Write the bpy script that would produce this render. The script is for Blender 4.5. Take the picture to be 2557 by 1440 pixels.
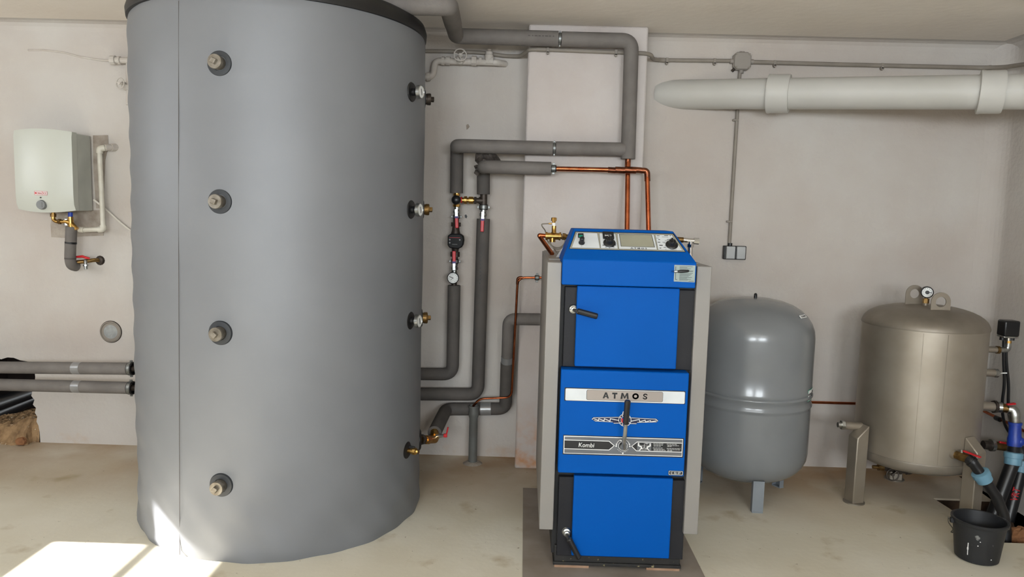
import bpy, bmesh, math, random
import numpy as np
from mathutils import Vector, Matrix
random.seed(7)
for o in list(bpy.data.objects): bpy.data.objects.remove(o, do_unlink=True)
scn = bpy.context.scene
COL = scn.collection

# ------------------------------------------------------------------ camera
IW, IH, F = 2557, 1440, 1850.0
PITCH, ROLL, YAW, EYE = math.radians(5.87), math.radians(1.53), math.radians(-0.80), 1.53
CAMP = Vector((0, 0, EYE))
_f = Vector((math.sin(YAW)*math.cos(PITCH), math.cos(YAW)*math.cos(PITCH), -math.sin(PITCH)))
_r0 = Vector((math.cos(YAW), -math.sin(YAW), 0)); _u0 = _r0.cross(_f)
_r = math.cos(ROLL)*_r0 + math.sin(ROLL)*_u0; _u = _r.cross(_f)
cd = bpy.data.cameras.new('camera'); cam = bpy.data.objects.new('camera', cd); COL.objects.link(cam)
M = Matrix((( _r.x, _u.x, -_f.x, CAMP.x), (_r.y, _u.y, -_f.y, CAMP.y), (_r.z, _u.z, -_f.z, CAMP.z), (0, 0, 0, 1)))
cam.matrix_world = M
cd.sensor_fit = 'HORIZONTAL'; cd.sensor_width = 36.0; cd.lens = 36.0*F/IW; cd.clip_start = 0.05; cd.clip_end = 100
scn.camera = cam

# ------------------------------------------------------------------ view, world, sun, daylight
vs = scn.view_settings
vs.view_transform = 'Standard'; vs.look = 'None'; vs.gamma = 1.0; vs.use_curve_mapping = False
vs.exposure = -0.11
w = bpy.data.worlds.new('World'); scn.world = w; w.use_nodes = True
bg = w.node_tree.nodes['Background']; bg.inputs['Color'].default_value = (0.80, 0.90, 1.0, 1); bg.inputs['Strength'].default_value = 1.0

# room extents (metres)
X0, X1, Y0, YW, ZC = -4.80, 2.82, -2.40, 4.525, 2.59
FWIN = ((-3.7, -2.2), (-1.6, -.1), (.5, 2.0)); FZ0, FZ1 = 1.45, 2.28     # high windows behind the photographer
TANE = 0.60                                     # tangent of the sun's elevation

def lamp(name, kind, loc, rot, energy, color=(1, 1, 1), **kw):
    l = bpy.data.lights.new(name, kind); l.energy = energy; l.color = color
    for k, v in kw.items(): setattr(l, k, v)
    o = bpy.data.objects.new(name, l); COL.objects.link(o); o.location = loc; o.rotation_euler = rot
    return o
# sun comes in level with +X through the window of the left wall
so = lamp('sun', 'SUN', (-8, 2, 6), (0, 0, 0), 52, (1.0, 0.98, 0.96), angle=math.radians(0.5))
so.rotation_euler = Vector((1, 0, -TANE)).to_track_quat('-Z', 'Y').to_euler()
# daylight of the high windows behind the photographer
for (a, b), pw in zip(FWIN, (60, 165, 165)):
    lamp('window_daylight', 'AREA', ((a+b)/2, Y0-0.14, (FZ0+FZ1)/2), (math.radians(90), 0, 0), pw, (0.885, 0.95, 1.0), shape='RECTANGLE', size=b-a-.06, size_y=FZ1-FZ0-.06)
# daylight of the window in the left wall
wl = lamp('window_daylight', 'AREA', (X0-0.16, 1.8, 1.93), (0, math.radians(-90), 0), 45, (0.90, 0.95, 1.0), shape='RECTANGLE', size=0.5, size_y=2.7)

# ------------------------------------------------------------------ pixel helpers (a pixel gives a direction only)
def ray(x, y): return _f + _r*((x-IW/2)/F) - _u*((y-IH/2)/F)
def atY(x, y, Y):
    d = ray(x, y); return CAMP + d*(Y/d.y)
def atX(x, y, X):
    d = ray(x, y); return CAMP + d*(X/d.x)
def atZ(x, y, Z=0.0):
    d = ray(x, y); return CAMP + d*((Z-EYE)/d.z)
def onPlane(x, y, p0, n):
    d = ray(x, y); return CAMP + d*((p0-CAMP).dot(n)/d.dot(n))

# ------------------------------------------------------------------ materials
def lin(c):
    return tuple(((v/255)/12.92 if v/255 <= .04045 else ((v/255+.055)/1.055)**2.4) for v in c)+(1,)
MATS = {}
def mat(name, c, rough=.5, metal=0., c2=None, vs=6., vw=(.35, .65), bump=0., bs=60., spec=.5, coat=0., emit=0., alpha=1., trans=0., detail=4, stretch=None, rvar=0.):
    m = bpy.data.materials.new(name); m.use_nodes = True; nt = m.node_tree; b = nt.nodes['Principled BSDF']
    b.inputs['Base Color'].default_value = lin(c); b.inputs['Roughness'].default_value = rough; b.inputs['Metallic'].default_value = metal
    b.inputs['Specular IOR Level'].default_value = spec; b.inputs['Coat Weight'].default_value = coat; b.inputs['Coat Roughness'].default_value = .12
    if trans: b.inputs['Transmission Weight'].default_value = trans
    if alpha < 1: b.inputs['Alpha'].default_value = alpha
    tc = nt.nodes.new('ShaderNodeTexCoord'); src = tc.outputs['Object']
    if stretch:
        mp = nt.nodes.new('ShaderNodeMapping'); mp.inputs['Scale'].default_value = stretch; nt.links.new(src, mp.inputs['Vector']); src = mp.outputs['Vector']
    if c2 is None: c2 = tuple(max(0, v*.93) for v in c)
    n = nt.nodes.new('ShaderNodeTexNoise'); n.inputs['Scale'].default_value = vs; n.inputs['Detail'].default_value = detail; nt.links.new(src, n.inputs['Vector'])
    r = nt.nodes.new('ShaderNodeMapRange'); r.inputs['From Min'].default_value = vw[0]; r.inputs['From Max'].default_value = vw[1]; nt.links.new(n.outputs['Fac'], r.inputs['Value'])
    mx = nt.nodes.new('ShaderNodeMix'); mx.data_type = 'RGBA'; mx.inputs['A'].default_value = lin(c); mx.inputs['B'].default_value = lin(c2)
    nt.links.new(r.outputs['Result'], mx.inputs['Factor']); nt.links.new(mx.outputs['Result'], b.inputs['Base Color'])
    if rvar:
        rr = nt.nodes.new('ShaderNodeMapRange'); rr.inputs['To Min'].default_value = rough-rvar; rr.inputs['To Max'].default_value = rough+rvar
        nt.links.new(n.outputs['Fac'], rr.inputs['Value']); nt.links.new(rr.outputs['Result'], b.inputs['Roughness'])
    if bump:
        n2 = nt.nodes.new('ShaderNodeTexNoise'); n2.inputs['Scale'].default_value = bs; n2.inputs['Detail'].default_value = 4; nt.links.new(src, n2.inputs['Vector'])
        bp = nt.nodes.new('ShaderNodeBump'); bp.inputs['Strength'].default_value = bump; bp.inputs['Distance'].default_value = .01
        nt.links.new(n2.outputs['Fac'], bp.inputs['Height']); nt.links.new(bp.outputs['Normal'], b.inputs['Normal'])
    if emit: b.inputs['Emission Color'].default_value = lin(c); b.inputs['Emission Strength'].default_value = emit
    m['mix'] = mx.name; MATS[name] = m; return m
def overlay(m, c, scale, lo, hi, voronoi=False, zmax=None, soft=.15, axis='Z', dmin=None):
    """lay stains or specks of colour c over material m"""
    nt = m.node_tree; b = nt.nodes['Principled BSDF']; old = b.inputs['Base Color'].links[0].from_socket
    tc = nt.nodes.new('ShaderNodeTexCoord')
    if voronoi:
        n = nt.nodes.new('ShaderNodeTexVoronoi'); out = n.outputs['Distance']
    else:
        n = nt.nodes.new('ShaderNodeTexNoise'); n.inputs['Detail'].default_value = 5; out = n.outputs['Fac']
    n.inputs['Scale'].default_value = scale; nt.links.new(tc.outputs['Object'], n.inputs['Vector'])
    r = nt.nodes.new('ShaderNodeMapRange'); r.inputs['From Min'].default_value = lo; r.inputs['From Max'].default_value = hi; nt.links.new(out, r.inputs['Value'])
    fac = r.outputs['Result']
    if zmax is not None or dmin is not None:
        sp = nt.nodes.new('ShaderNodeSeparateXYZ'); nt.links.new(tc.outputs['Object'], sp.inputs['Vector'])
        r2 = nt.nodes.new('ShaderNodeMapRange')
        if zmax is not None: r2.inputs['From Min'].default_value = zmax; r2.inputs['From Max'].default_value = zmax-soft
        else: r2.inputs['From Min'].default_value = dmin; r2.inputs['From Max'].default_value = dmin+soft
        nt.links.new(sp.outputs[axis], r2.inputs['Value'])
        ml = nt.nodes.new('ShaderNodeMath'); ml.operation = 'MULTIPLY'; nt.links.new(fac, ml.inputs[0]); nt.links.new(r2.outputs['Result'], ml.inputs[1]); fac = ml.outputs[0]
    mx = nt.nodes.new('ShaderNodeMix'); mx.data_type = 'RGBA'; mx.inputs['B'].default_value = lin(c)
    nt.links.new(old, mx.inputs['A']); nt.links.new(fac, mx.inputs['Factor']); nt.links.new(mx.outputs['Result'], b.inputs['Base Color'])

m_wall = mat('wall_plaster', (194, 189, 183), .85, c2=(184, 175, 167), vs=1.6, bump=.35, bs=38, spec=.2)
m_ceil = mat('ceiling_plaster', (238, 231, 222), .9, c2=(230, 221, 210), vs=1.1, bump=.2, bs=20, spec=.2)
m_pier = mat('pier_plaster', (198, 191, 187), .85, c2=(188, 178, 172), vs=2.2, bump=.3, bs=45, spec=.2)
overlay(m_pier, (190, 140, 100), 14, .40, .66, zmax=.42, soft=.40)
overlay(m_wall, (184, 156, 128), 7, .62, .90, zmax=.30, soft=.3)
m_floor = mat('floor_screed', (213, 208, 193), .62, c2=(199, 191, 170), vs=1.3, vw=(.38, .7), bump=.12, bs=30, spec=.35)
overlay(m_floor, (160, 130, 96), 1.7, .22, .60, dmin=3.55, soft=.9, axis='Y')
overlay(m_floor, (168, 152, 122), 5, .60, .78)
overlay(m_floor, (112, 96, 72), 40, .70, .78)
overlay(m_floor, (70, 58, 44), 13, .030, .018, voronoi=True)
m_jack = mat('silver_vinyl', (116, 118, 122), .50, .15, c2=(112, 114, 118), vs=3, bump=.03, bs=14, spec=.5)
m_black = mat('black_vinyl', (19, 18, 19), .5, c2=(15, 15, 16))
m_blackp = mat('black_plastic', (22, 22, 24), .35)
m_pump = mat('pump_black', (14, 14, 16), .6, spec=.3)
m_rubber = mat('dark_rubber_rosette', (42, 45, 49), .5)
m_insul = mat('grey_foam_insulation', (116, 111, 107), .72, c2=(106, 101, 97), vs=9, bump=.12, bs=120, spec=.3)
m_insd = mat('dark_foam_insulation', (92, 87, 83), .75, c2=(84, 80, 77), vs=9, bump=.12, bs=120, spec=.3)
m_tape = mat('silver_tape', (150, 150, 150), .3, .35)
m_cop = mat('copper', (206, 124, 84), .25, 1., c2=(168, 86, 52), vs=14, rvar=.08)
m_copd = mat('tarnished_copper', (150, 92, 66), .35, 1., c2=(110, 66, 48), vs=30)
m_brass = mat('brass', (205, 165, 96), .28, 1., c2=(170, 130, 70), vs=40)
m_brassd = mat('dull_brass', (150, 122, 78), .42, 1., c2=(110, 84, 50), vs=30)
m_zinc = mat('zinc_plated_steel', (196, 198, 196), .28, 1., c2=(160, 162, 160), vs=40)
m_zincd = mat('dull_zinc', (140, 142, 140), .42, .8, c2=(112, 114, 112), vs=40)
m_chrome = mat('chrome', (225, 225, 225), .1, 1.)
m_iron = mat('dark_iron', (78, 70, 64), .5, .6, c2=(58, 50, 44), vs=40)
m_castg = mat('plug_iron', (140, 134, 124), .42, .7, c2=(112, 104, 92), vs=40)
m_red = mat('red_lever', (198, 28, 38), .4)
m_purple = mat('purple_band', (70, 50, 120), .5)
m_white = mat('white_print', (232, 232, 230), .5)
m_dial = mat('dial_face', (226, 228, 226), .4)
m_ink = mat('black_print', (16, 16, 18), .5)
m_blue = mat('boiler_blue_paint', (0, 78, 160), .5, c2=(0, 76, 156), vs=3, spec=.08)
m_bgrey = mat('boiler_side_grey', (132, 128, 123), .45, c2=(128, 124, 119), vs=3)
m_door = mat('boiler_door_black', (34, 34, 37), .55, c2=(30, 30, 33), bump=.06, bs=200, spec=.25)
m_body = mat('boiler_body_black', (12, 12, 13), .6)
m_plin = mat('dusty_black_plinth', (24, 23, 22), .6, c2=(34, 32, 29), vs=20); overlay(m_plin, (150, 138, 100), 60, .66, .72)
m_sheet = mat('steel_floor_sheet', (152, 142, 132), .55, .1, c2=(132, 121, 110), vs=5, rvar=.1)
m_wood = mat('raw_wood', (158, 128, 104), .7, c2=(138, 108, 84), vs=25)
m_panel = mat('panel_white', (206, 210, 212), .4)
m_panelg = mat('panel_beige_grey', (160, 157, 140), .4)
m_lcd = mat('lcd_screen', (150, 148, 130), .25)
m_green = mat('green_rocker', (10, 140, 110), .3)
m_plate = mat('name_plate_grey', (158, 148, 140), .4)
m_bar = mat('label_bar_grey', (100, 102, 106), .4)
m_navy = mat('navy_print', (14, 18, 60), .5)
m_rprint = mat('red_print', (205, 40, 48), .5)
m_sgrey = mat('silver_sticker', (134, 146, 140), .35, .2)
m_vess = mat('vessel_grey_lacquer', (116, 119, 121), .27, c2=(113, 116, 118), spec=.5, coat=.3)
m_leg = mat('vessel_leg_grey', (126, 132, 138), .4)
m_stain = mat('stainless_sheet', (164, 156, 144), .46, .7, c2=(150, 141, 128), vs=4, rvar=.08, bump=.02, bs=10)
m_staind = mat('stainless_dome', (148, 140, 129), .5, .65, c2=(130, 122, 111), vs=6)
m_pvc = mat('white_painted_pvc', (192, 190, 184), .5, c2=(186, 184, 177), vs=3, bump=.04, bs=30)
m_cond = mat('grey_conduit', (140, 132, 122), .55, c2=(130, 122, 112), vs=10)
m_jbox = mat('grey_junction_box', (148, 141, 133), .5)
m_sock = mat('socket_grey', (176, 178, 178), .45)
m_enam = mat('heater_white', (190, 192, 183), .35, c2=(186, 188, 179), vs=3)
m_enams = mat('heater_side_grey', (186, 188, 180), .45)
m_knob = mat('grey_knob', (126, 128, 128), .45)
m_ppr = mat('ppr_plastic_pipe', (206, 202, 190), .5, c2=(194, 188, 174), vs=20)
m_mortar = mat('raw_mortar', (168, 158, 146), .9, c2=(140, 128, 116), vs=14, bump=.5, bs=60)
m_pipep = mat('painted_old_pipe', (194, 188, 180), .7, c2=(182, 173, 164), vs=14, bump=.15, bs=80)
m_soil = mat('brown_soil', (78, 58, 42), .95, c2=(50, 36, 26), vs=9, bump=.8, bs=30)
m_rubble = mat('rubble', (164, 134, 98), .95, c2=(118, 92, 64), vs=16, bump=.8, bs=50); overlay(m_rubble, (226, 216, 196), 40, .66, .7)
m_brick = mat('brick_chunk', (150, 104, 68), .9, c2=(120, 80, 50), vs=20, bump=.5, bs=60)
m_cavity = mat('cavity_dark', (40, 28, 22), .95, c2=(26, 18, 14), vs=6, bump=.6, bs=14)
m_hdpe = mat('black_water_pipe', (26, 26, 28), .35)
m_ht = mat('grey_drain_plastic', (104, 106, 104), .5, c2=(94, 94, 90), vs=9)
m_lblue = mat('light_blue_nut', (112, 156, 178), .45)
m_dblue = mat('blue_coupling', (34, 66, 168), .4, c2=(28, 54, 140), vs=20)
m_bucket = mat('black_bucket', (31, 32, 35), .5, c2=(26, 27, 30), vs=8); overlay(m_bucket, (120, 120, 118), 34, .68, .74)
m_wire = mat('galvanised_wire', (120, 116, 108), .4, .8)
m_cap = mat('grey_putty', (158, 160, 158), .7, c2=(140, 142, 140), vs=30, bump=.4, bs=60)
m_rag = mat('grey_rag_foam', (92, 84, 78), .9, c2=(70, 62, 56), vs=30, bump=.4, bs=60)
m_frame = mat('white_window_frame', (226, 226, 222), .4)
m_glass = mat('clear_glass', (250, 252, 252), .02, alpha=.08, c2=(250, 252, 252))
m_tube = mat('lit_tube', (255, 247, 235), .5, emit=1.5, c2=(255, 247, 235))
m_gground = mat('outdoor_ground', (150, 146, 136), .9, c2=(130, 126, 112), vs=2)
m_capil = mat('grey_capillary', (140, 134, 124), .35, .5)
m_film = mat('clear_plastic_film', (225, 226, 232), .15, alpha=.35)
m_cable = mat('white_cable', (214, 208, 198), .5)

# ------------------------------------------------------------------ mesh builder
class MB:
    def __init__(s): s.v = []; s.f = []
    def add(s, vs, fs):
        b = len(s.v); s.v += [tuple(p) for p in vs]; s.f += [tuple(i+b for i in q) for q in fs]; return s
    def box(s, x0, x1, y0, y1, z0, z1):
        return s.add([(x0, y0, z0), (x1, y0, z0), (x1, y1, z0), (x0, y1, z0), (x0, y0, z1), (x1, y0, z1), (x1, y1, z1), (x0, y1, z1)],
                     [(0, 3, 2, 1), (4, 5, 6, 7), (0, 1, 5, 4), (1, 2, 6, 5), (2, 3, 7, 6), (3, 0, 4, 7)])
    def obox(s, c, u, v, n, a, b, d):
        c = Vector(c); P = [c+u*(i*a/2)+v*(j*b/2)+n*(k*d/2) for k in (-1, 1) for (i, j) in ((-1, -1), (1, -1), (1, 1), (-1, 1))]
        return s.add(P, [(0, 3, 2, 1), (4, 5, 6, 7), (0, 1, 5, 4), (1, 2, 6, 5), (2, 3, 7, 6), (3, 0, 4, 7)])
    @staticmethod
    def frame(d):
        d = Vector(d).normalized(); a = Vector((0, 0, 1)) if abs(d.z) < .9 else Vector((1, 0, 0))
        u = d.cross(a).normalized(); return u, u.cross(d).normalized()
    def cyl(s, p0, p1, r0, r1=None, n=20, cap=True):
        return s.lathe(p0, Vector(p1)-Vector(p0), [(r0, 0), (r0 if r1 is None else r1, (Vector(p1)-Vector(p0)).length)], n, cap)
    def lathe(s, o, axis, prof, n=32, cap=True, rf=None):
        o = Vector(o); d = Vector(axis).normalized(); u, v = s.frame(d); vs = []; fs = []
        for (r, h) in prof:
            for k in range(n):
                a = 2*math.pi*k/n; rr = r if rf is None else rf(r, h, a); vs.append(o+d*h+(u*math.cos(a)+v*math.sin(a))*rr)
        for i in range(len(prof)-1):
            for k in range(n):
                fs.append((i*n+k, i*n+(k+1) % n, (i+1)*n+(k+1) % n, (i+1)*n+k))
        if cap:
            if prof[0][0] > 1e-5: fs.append(tuple(range(n-1, -1, -1)))
            if prof[-1][0] > 1e-5: fs.append(tuple((len(prof)-1)*n+k for k in range(n)))
        return s.add(vs, fs)
    def tube(s, pts, r, n=16, fillet=0., seg=6, cap=True):
        P = [Vector(p) for p in pts]
        if fillet and len(P) > 2:
            Q = [P[0]]
            for i in range(1, len(P)-1):
                a, b, c = P[i-1], P[i], P[i+1]; d1 = (a-b); d2 = (c-b); t = min(fillet, d1.length*.49, d2.length*.49)
                A = b+d1.normalized()*t; B = b+d2.normalized()*t
                for k in range(seg+1):
                    q = k/seg; Q.append(A*(1-q)**2+b*2*q*(1-q)+B*q*q)
            Q.append(P[-1]); P = Q
        n_ = len(P); T = []
        for i in range(n_):
            d = (P[min(i+1, n_-1)]-P[max(i-1, 0)]); T.append(d.normalized())
        u, v = s.frame(T[0]); vs = []; fs = []
        for i in range(n_):
            if i:
                ax = T[i-1].cross(T[i])
                if ax.length > 1e-7:
                    R = Matrix.Rotation(T[i-1].angle(T[i]), 3, ax.normalized()); u = R @ u; v = R @ v
            rr = r[i] if isinstance(r, (list, tuple)) else r
            for k in range(n):
                a = 2*math.pi*k/n; vs.append(P[i]+(u*math.cos(a)+v*math.sin(a))*rr)
        for i in range(n_-1):
            for k in range(n): fs.append((i*n+k, i*n+(k+1) % n, (i+1)*n+(k+1) % n, (i+1)*n+k))
        if cap: fs.append(tuple(range(n-1, -1, -1))); fs.append(tuple((n_-1)*n+k for k in range(n)))
        return s.add(vs, fs)
    def torus(s, c, axis, R, r, n=28, m=8, a0=0., a1=2*math.pi):
        c = Vector(c); d = Vector(axis).normalized(); u, v = s.frame(d)
        full = abs(a1-a0-2*math.pi) < 1e-6; N = n if full else n+1; vs = []; fs = []
        for i in range(N):
            a = a0+(a1-a0)*i/n; e = u*math.cos(a)+v*math.sin(a)
            for k in range(m):
                b = 2*math.pi*k/m; vs.append(c+e*(R+r*math.cos(b))+d*(r*math.sin(b)))
        for i in range(n):
            j = (i+1) % N
            for k in range(m): fs.append((i*m+k, j*m+k, j*m+(k+1) % m, i*m+(k+1) % m))
        return s.add(vs, fs)
    def ball(s, c, r, n=16, m=10, sc=(1, 1, 1), jit=0.):
        c = Vector(c); vs = [c+Vector((0, 0, -r*sc[2]))]; fs = []
        for i in range(1, m):
            t = math.pi*i/m-math.pi/2
            for k in range(n):
                a = 2*math.pi*k/n; q = 1+random.uniform(-jit, jit)
                vs.append(c+Vector((math.cos(t)*math.cos(a)*sc[0], math.cos(t)*math.sin(a)*sc[1], math.sin(t)*sc[2]))*(r*q))
        vs.append(c+Vector((0, 0, r*sc[2]))); L = len(vs)-1
        for k in range(n): fs.append((0, 1+(k+1) % n, 1+k)); fs.append((L, L-n+k, L-n+(k+1) % n))
        for i in range(m-2):
            for k in range(n): fs.append((1+i*n+k, 1+i*n+(k+1) % n, 1+(i+1)*n+(k+1) % n, 1+(i+1)*n+k))
        return s.add(vs, fs)
    def prism(s, poly, vec):
        P = [Vector(p) for p in poly]; n = len(P); vec = Vector(vec)
        return s.add(P+[p+vec for p in P], [tuple(range(n-1, -1, -1)), tuple(range(n, 2*n))]+[(k, (k+1) % n, n+(k+1) % n, n+k) for k in range(n)])
    def ribbon(s, pts, w, n, t=.001, closed=False):
        P = [Vector(p) for p in pts]; n = Vector(n).normalized(); N = len(P)
        for i in range(N if closed else N-1):
            a, b = P[i], P[(i+1) % N]; d = (b-a)
            if d.length < 1e-7: continue
            u = d.normalized(); v = n.cross(u); s.obox((a+b)/2, u, v, n, d.length+w*.6, w, t)
        return s
    def build(s, name, m, parent=None, label=None, smooth=True, bevel=0., bseg=2, angle=35, kind=None):
        me = bpy.data.meshes.new(name); me.from_pydata(s.v, [], s.f)
        bm = bmesh.new(); bm.from_mesh(me); bmesh.ops.recalc_face_normals(bm, faces=bm.faces); bm.to_mesh(me); bm.free()
        if smooth:
            me.polygons.foreach_set('use_smooth', [True]*len(me.polygons)); me.set_sharp_from_angle(angle=math.radians(angle))
        me.materials.append(m); me.update()
        return link(name, me, parent, label, bevel, bseg, kind)
def link(name, me, parent=None, label=None, bevel=0., bseg=2, kind=None):
    o = bpy.data.objects.new(name, me); COL.objects.link(o)
    if parent is not None: attach(o, parent)
    if label: o['label'] = label
    if kind: o['kind'] = kind
    if bevel:
        b = o.modifiers.new('bevel', 'BEVEL'); b.width = bevel; b.segments = bseg; b.limit_method = 'ANGLE'; b.angle_limit = math.radians(40)
    return o
WM = {}
def attach(o, p):
    o.parent = p; o.matrix_parent_inverse = WM.get(p.name, Matrix.Identity(4)).inverted()
def thing(name, label, cat, loc=(0, 0, 0), group=None):
    o = bpy.data.objects.new(name, None); COL.objects.link(o); o.location = loc; o.empty_display_size = .05
    WM[o.name] = Matrix.Translation(Vector(loc)); o['label'] = label; o['category'] = cat
    if group: o['group'] = group
    return o
def tag(o, label, cat, group=None):
    o['label'] = label; o['category'] = cat
    if group: o['group'] = group
    return o
def struct(o, label=None):
    o['kind'] = 'structure'
    if label: o['label'] = label
    return o
def text(s, c, right, up, w, h, m, parent, name='lettering', bold=0., shear=0., depth=.0006, bend=None, space=1.):
    cu = bpy.data.curves.new('t', 'FONT'); cu.body = s; cu.offset = bold; cu.shear = shear; cu.resolution_u = 3; cu.space_character = space
    to = bpy.data.objects.new('t', cu); COL.objects.link(to); dg = bpy.context.evaluated_depsgraph_get()
    me = bpy.data.meshes.new_from_object(to.evaluated_get(dg)); bpy.data.objects.remove(to, do_unlink=True)
    P = [v.co.copy() for v in me.vertices]
    x0 = min(p.x for p in P); x1 = max(p.x for p in P); y0 = min(p.y for p in P); y1 = max(p.y for p in P)
    right = Vector(right).normalized(); up = Vector(up).normalized(); n = right.cross(up)
    for v, p in zip(me.vertices, P):
        q = ((p.x-x0)/(x1-x0)-.5)*w, ((p.y-y0)/(y1-y0)-.5)*h
        v.co = bend(*q) if bend else Vector(c)+right*q[0]+up*q[1]
    bm = bmesh.new(); bm.from_mesh(me); g = bmesh.ops.extrude_face_region(bm, geom=list(bm.faces))
    for e in g['geom']:
        if isinstance(e, bmesh.types.BMVert): e.co += n*depth if not bend else Vector((0, 0, 0))
    bmesh.ops.recalc_face_normals(bm, faces=bm.faces); bm.to_mesh(me); bm.free()
    me.materials.clear(); me.materials.append(m); me.name = name
    return link(name, me, parent)
UP = Vector((0, 0, 1)); RT = Vector((1, 0, 0)); FR = Vector((0, -1, 0))

# ================================================================== THE SETTING
# back wall with the broken-out opening at its left foot
jag = [(101, 1108), (99, 1078), (96, 1062), (91, 1052), (93, 1040), (87, 1030), (90, 1018), (82, 1010), (86, 998), (78, 988), (81, 975), (86, 962), (88, 940), (84, 912), (72, 903), (50, 899), (34, 893), (18, 892), (2, 897)]
J = [atY(x, y, YW) for x, y in jag]
poly = [(X1+.3, -.35), (X1+.3, ZC+.1), (X0-.2, ZC+.1), (X0-.2, -.35), (-3.9, -.35), (-3.9, .60)]
poly += [(-3.75, .66), (-3.6, .70), (-3.45, .69)]
poly += [(p.x, p.z) for p in reversed(J)] + [(J[0].x, -.35)]
struct(MB().prism([(x, YW, z) for x, z in poly], (0, .38, 0)).build('wall_back', m_wall, smooth=False))
# dark hollow behind the opening
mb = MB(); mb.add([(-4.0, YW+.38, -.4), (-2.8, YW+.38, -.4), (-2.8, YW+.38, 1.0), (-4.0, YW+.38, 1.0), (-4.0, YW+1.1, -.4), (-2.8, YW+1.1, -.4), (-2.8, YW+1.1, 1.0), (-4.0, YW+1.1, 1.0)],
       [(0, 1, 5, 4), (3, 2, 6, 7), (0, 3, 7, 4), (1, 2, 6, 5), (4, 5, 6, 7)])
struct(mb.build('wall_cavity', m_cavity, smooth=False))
# pier
PY = 4.314; pl = -.004; pr = atY(1613, 230, PY).x
struct(MB().prism([(pl-.012, PY, 0), (pr+.012, PY, 0), (pr, PY, ZC), (pl, PY, ZC)], (0, YW-PY, 0)).build('wall_pier', m_pier, bevel=.012, smooth=True))
# ceiling with a rounded cove along the back and right walls
struct(MB().box(X0-.2, X1+.3, Y0-.2, YW+.38, ZC, ZC+.15).build('ceiling', m_ceil, smooth=False))
mb = MB(); cs = [(0, -.055), (.006, -.03), (.02, -.012), (.045, -.003), (.075, 0)]
ring = [[(X0, YW-a, ZC+b), (X1-a, YW-a, ZC+b), (X1-a, Y0, ZC+b)] for a, b in cs]
for i in range(len(ring)-1):
    for k in range(2):
        mb.add([ring[i][k], ring[i][k+1], ring[i+1][k+1], ring[i+1][k]], [(0, 1, 2, 3)])
struct(mb.build('trim_1', m_wall))
# rounded inner corner between back and right wall
mb = MB(); rc = .12
for k in range(8):
    a0_, a1_ = math.pi/2*k/8, math.pi/2*(k+1)/8
    P_ = [(X1-rc+rc*math.sin(a), YW-rc+rc*math.cos(a)) for a in (a0_, a1_)]
    mb.add([(P_[0][0], P_[0][1], -.1), (P_[1][0], P_[1][1], -.1), (P_[1][0], P_[1][1], ZC), (P_[0][0], P_[0][1], ZC)], [(0, 1, 2, 3)])
struct(mb.build('wall_corner', m_wall))
# right wall
struct(MB().box(X1, X1+.3, Y0-.2, YW+.1, -.35, ZC+.1).build('wall_right', m_wall, smooth=False))
# left wall with its high window
XO = X0-.20
zh = (-1.285-XO)*TANE; zs = (-2.065-X0)*TANE; wy0, wy1 = 0.45, 3.165
mb = MB(); mb.box(XO, X0, Y0-.2, wy0, -.1, ZC+.1).box(XO, X0, wy1, YW+.3, -.1, ZC+.1).box(XO, X0, wy0, wy1, -.1, zs).box(XO, X0, wy0, wy1, zh, ZC+.1)
struct(mb.build('wall_left', m_wall, smooth=False))
xm = X0-.10; zb0 = (-1.655-xm)*TANE; zb1 = (-1.60-xm)*TANE
w1 = struct(MB().box(xm-.02, xm+.02, wy0, wy0+.03, zs, zh).box(xm-.02, xm+.02, wy0, wy1, zb0+.003, zb1-.003).build('window_1', m_frame, smooth=False), 'white framed high window with a crossbar')
MB().box(xm-.003, xm+.003, wy0+.03, wy1, zb1, zh).build('pane', m_glass, w1, smooth=False)
MB().box(xm-.003, xm+.003, wy0+.03, wy1, zs, zb0).build('pane', m_glass, w1, smooth=False)
# wall behind the photographer with three high windows
mb = MB(); mb.box(X0-.2, X1+.3, Y0-.2, Y0, -.1, FZ0).box(X0-.2, X1+.3, Y0-.2, Y0, FZ1, ZC+.1)
xs_ = [X0-.2]+[v for ab in FWIN for v in ab]+[X1+.3]
for k in range(0, len(xs_), 2): mb.box(xs_[k], xs_[k+1], Y0-.2, Y0, FZ0, FZ1)
struct(mb.build('wall_front', m_wall, smooth=False))
for k, (a, b) in enumerate(FWIN):
    wf = MB(); ym = Y0-.10; xmid = (a+b)/2
    for x0_, x1_, z0_, z1_ in ((a, a+.05, FZ0, FZ1), (b-.05, b, FZ0, FZ1), (a, b, FZ0, FZ0+.05), (a, b, FZ1-.05, FZ1), (xmid-.03, xmid+.03, FZ0, FZ1)): wf.box(x0_, x1_, ym-.03, ym+.03, z0_, z1_)
    wo = struct(wf.build('window_%d' % (k+2), m_frame, smooth=False), 'white two-light high window')
    for x0_, x1_ in ((a+.05, xmid-.03), (xmid+.03, b-.05)): MB().box(x0_, x1_, ym-.003, ym+.003, FZ0+.05, FZ1-.05).build('pane', m_glass, wo, smooth=False)
struct(MB().box(-14, 12, -14, Y0-.2, -.25, -.05).build('floor_outdoor_ground', m_gground, smooth=False))
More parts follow.
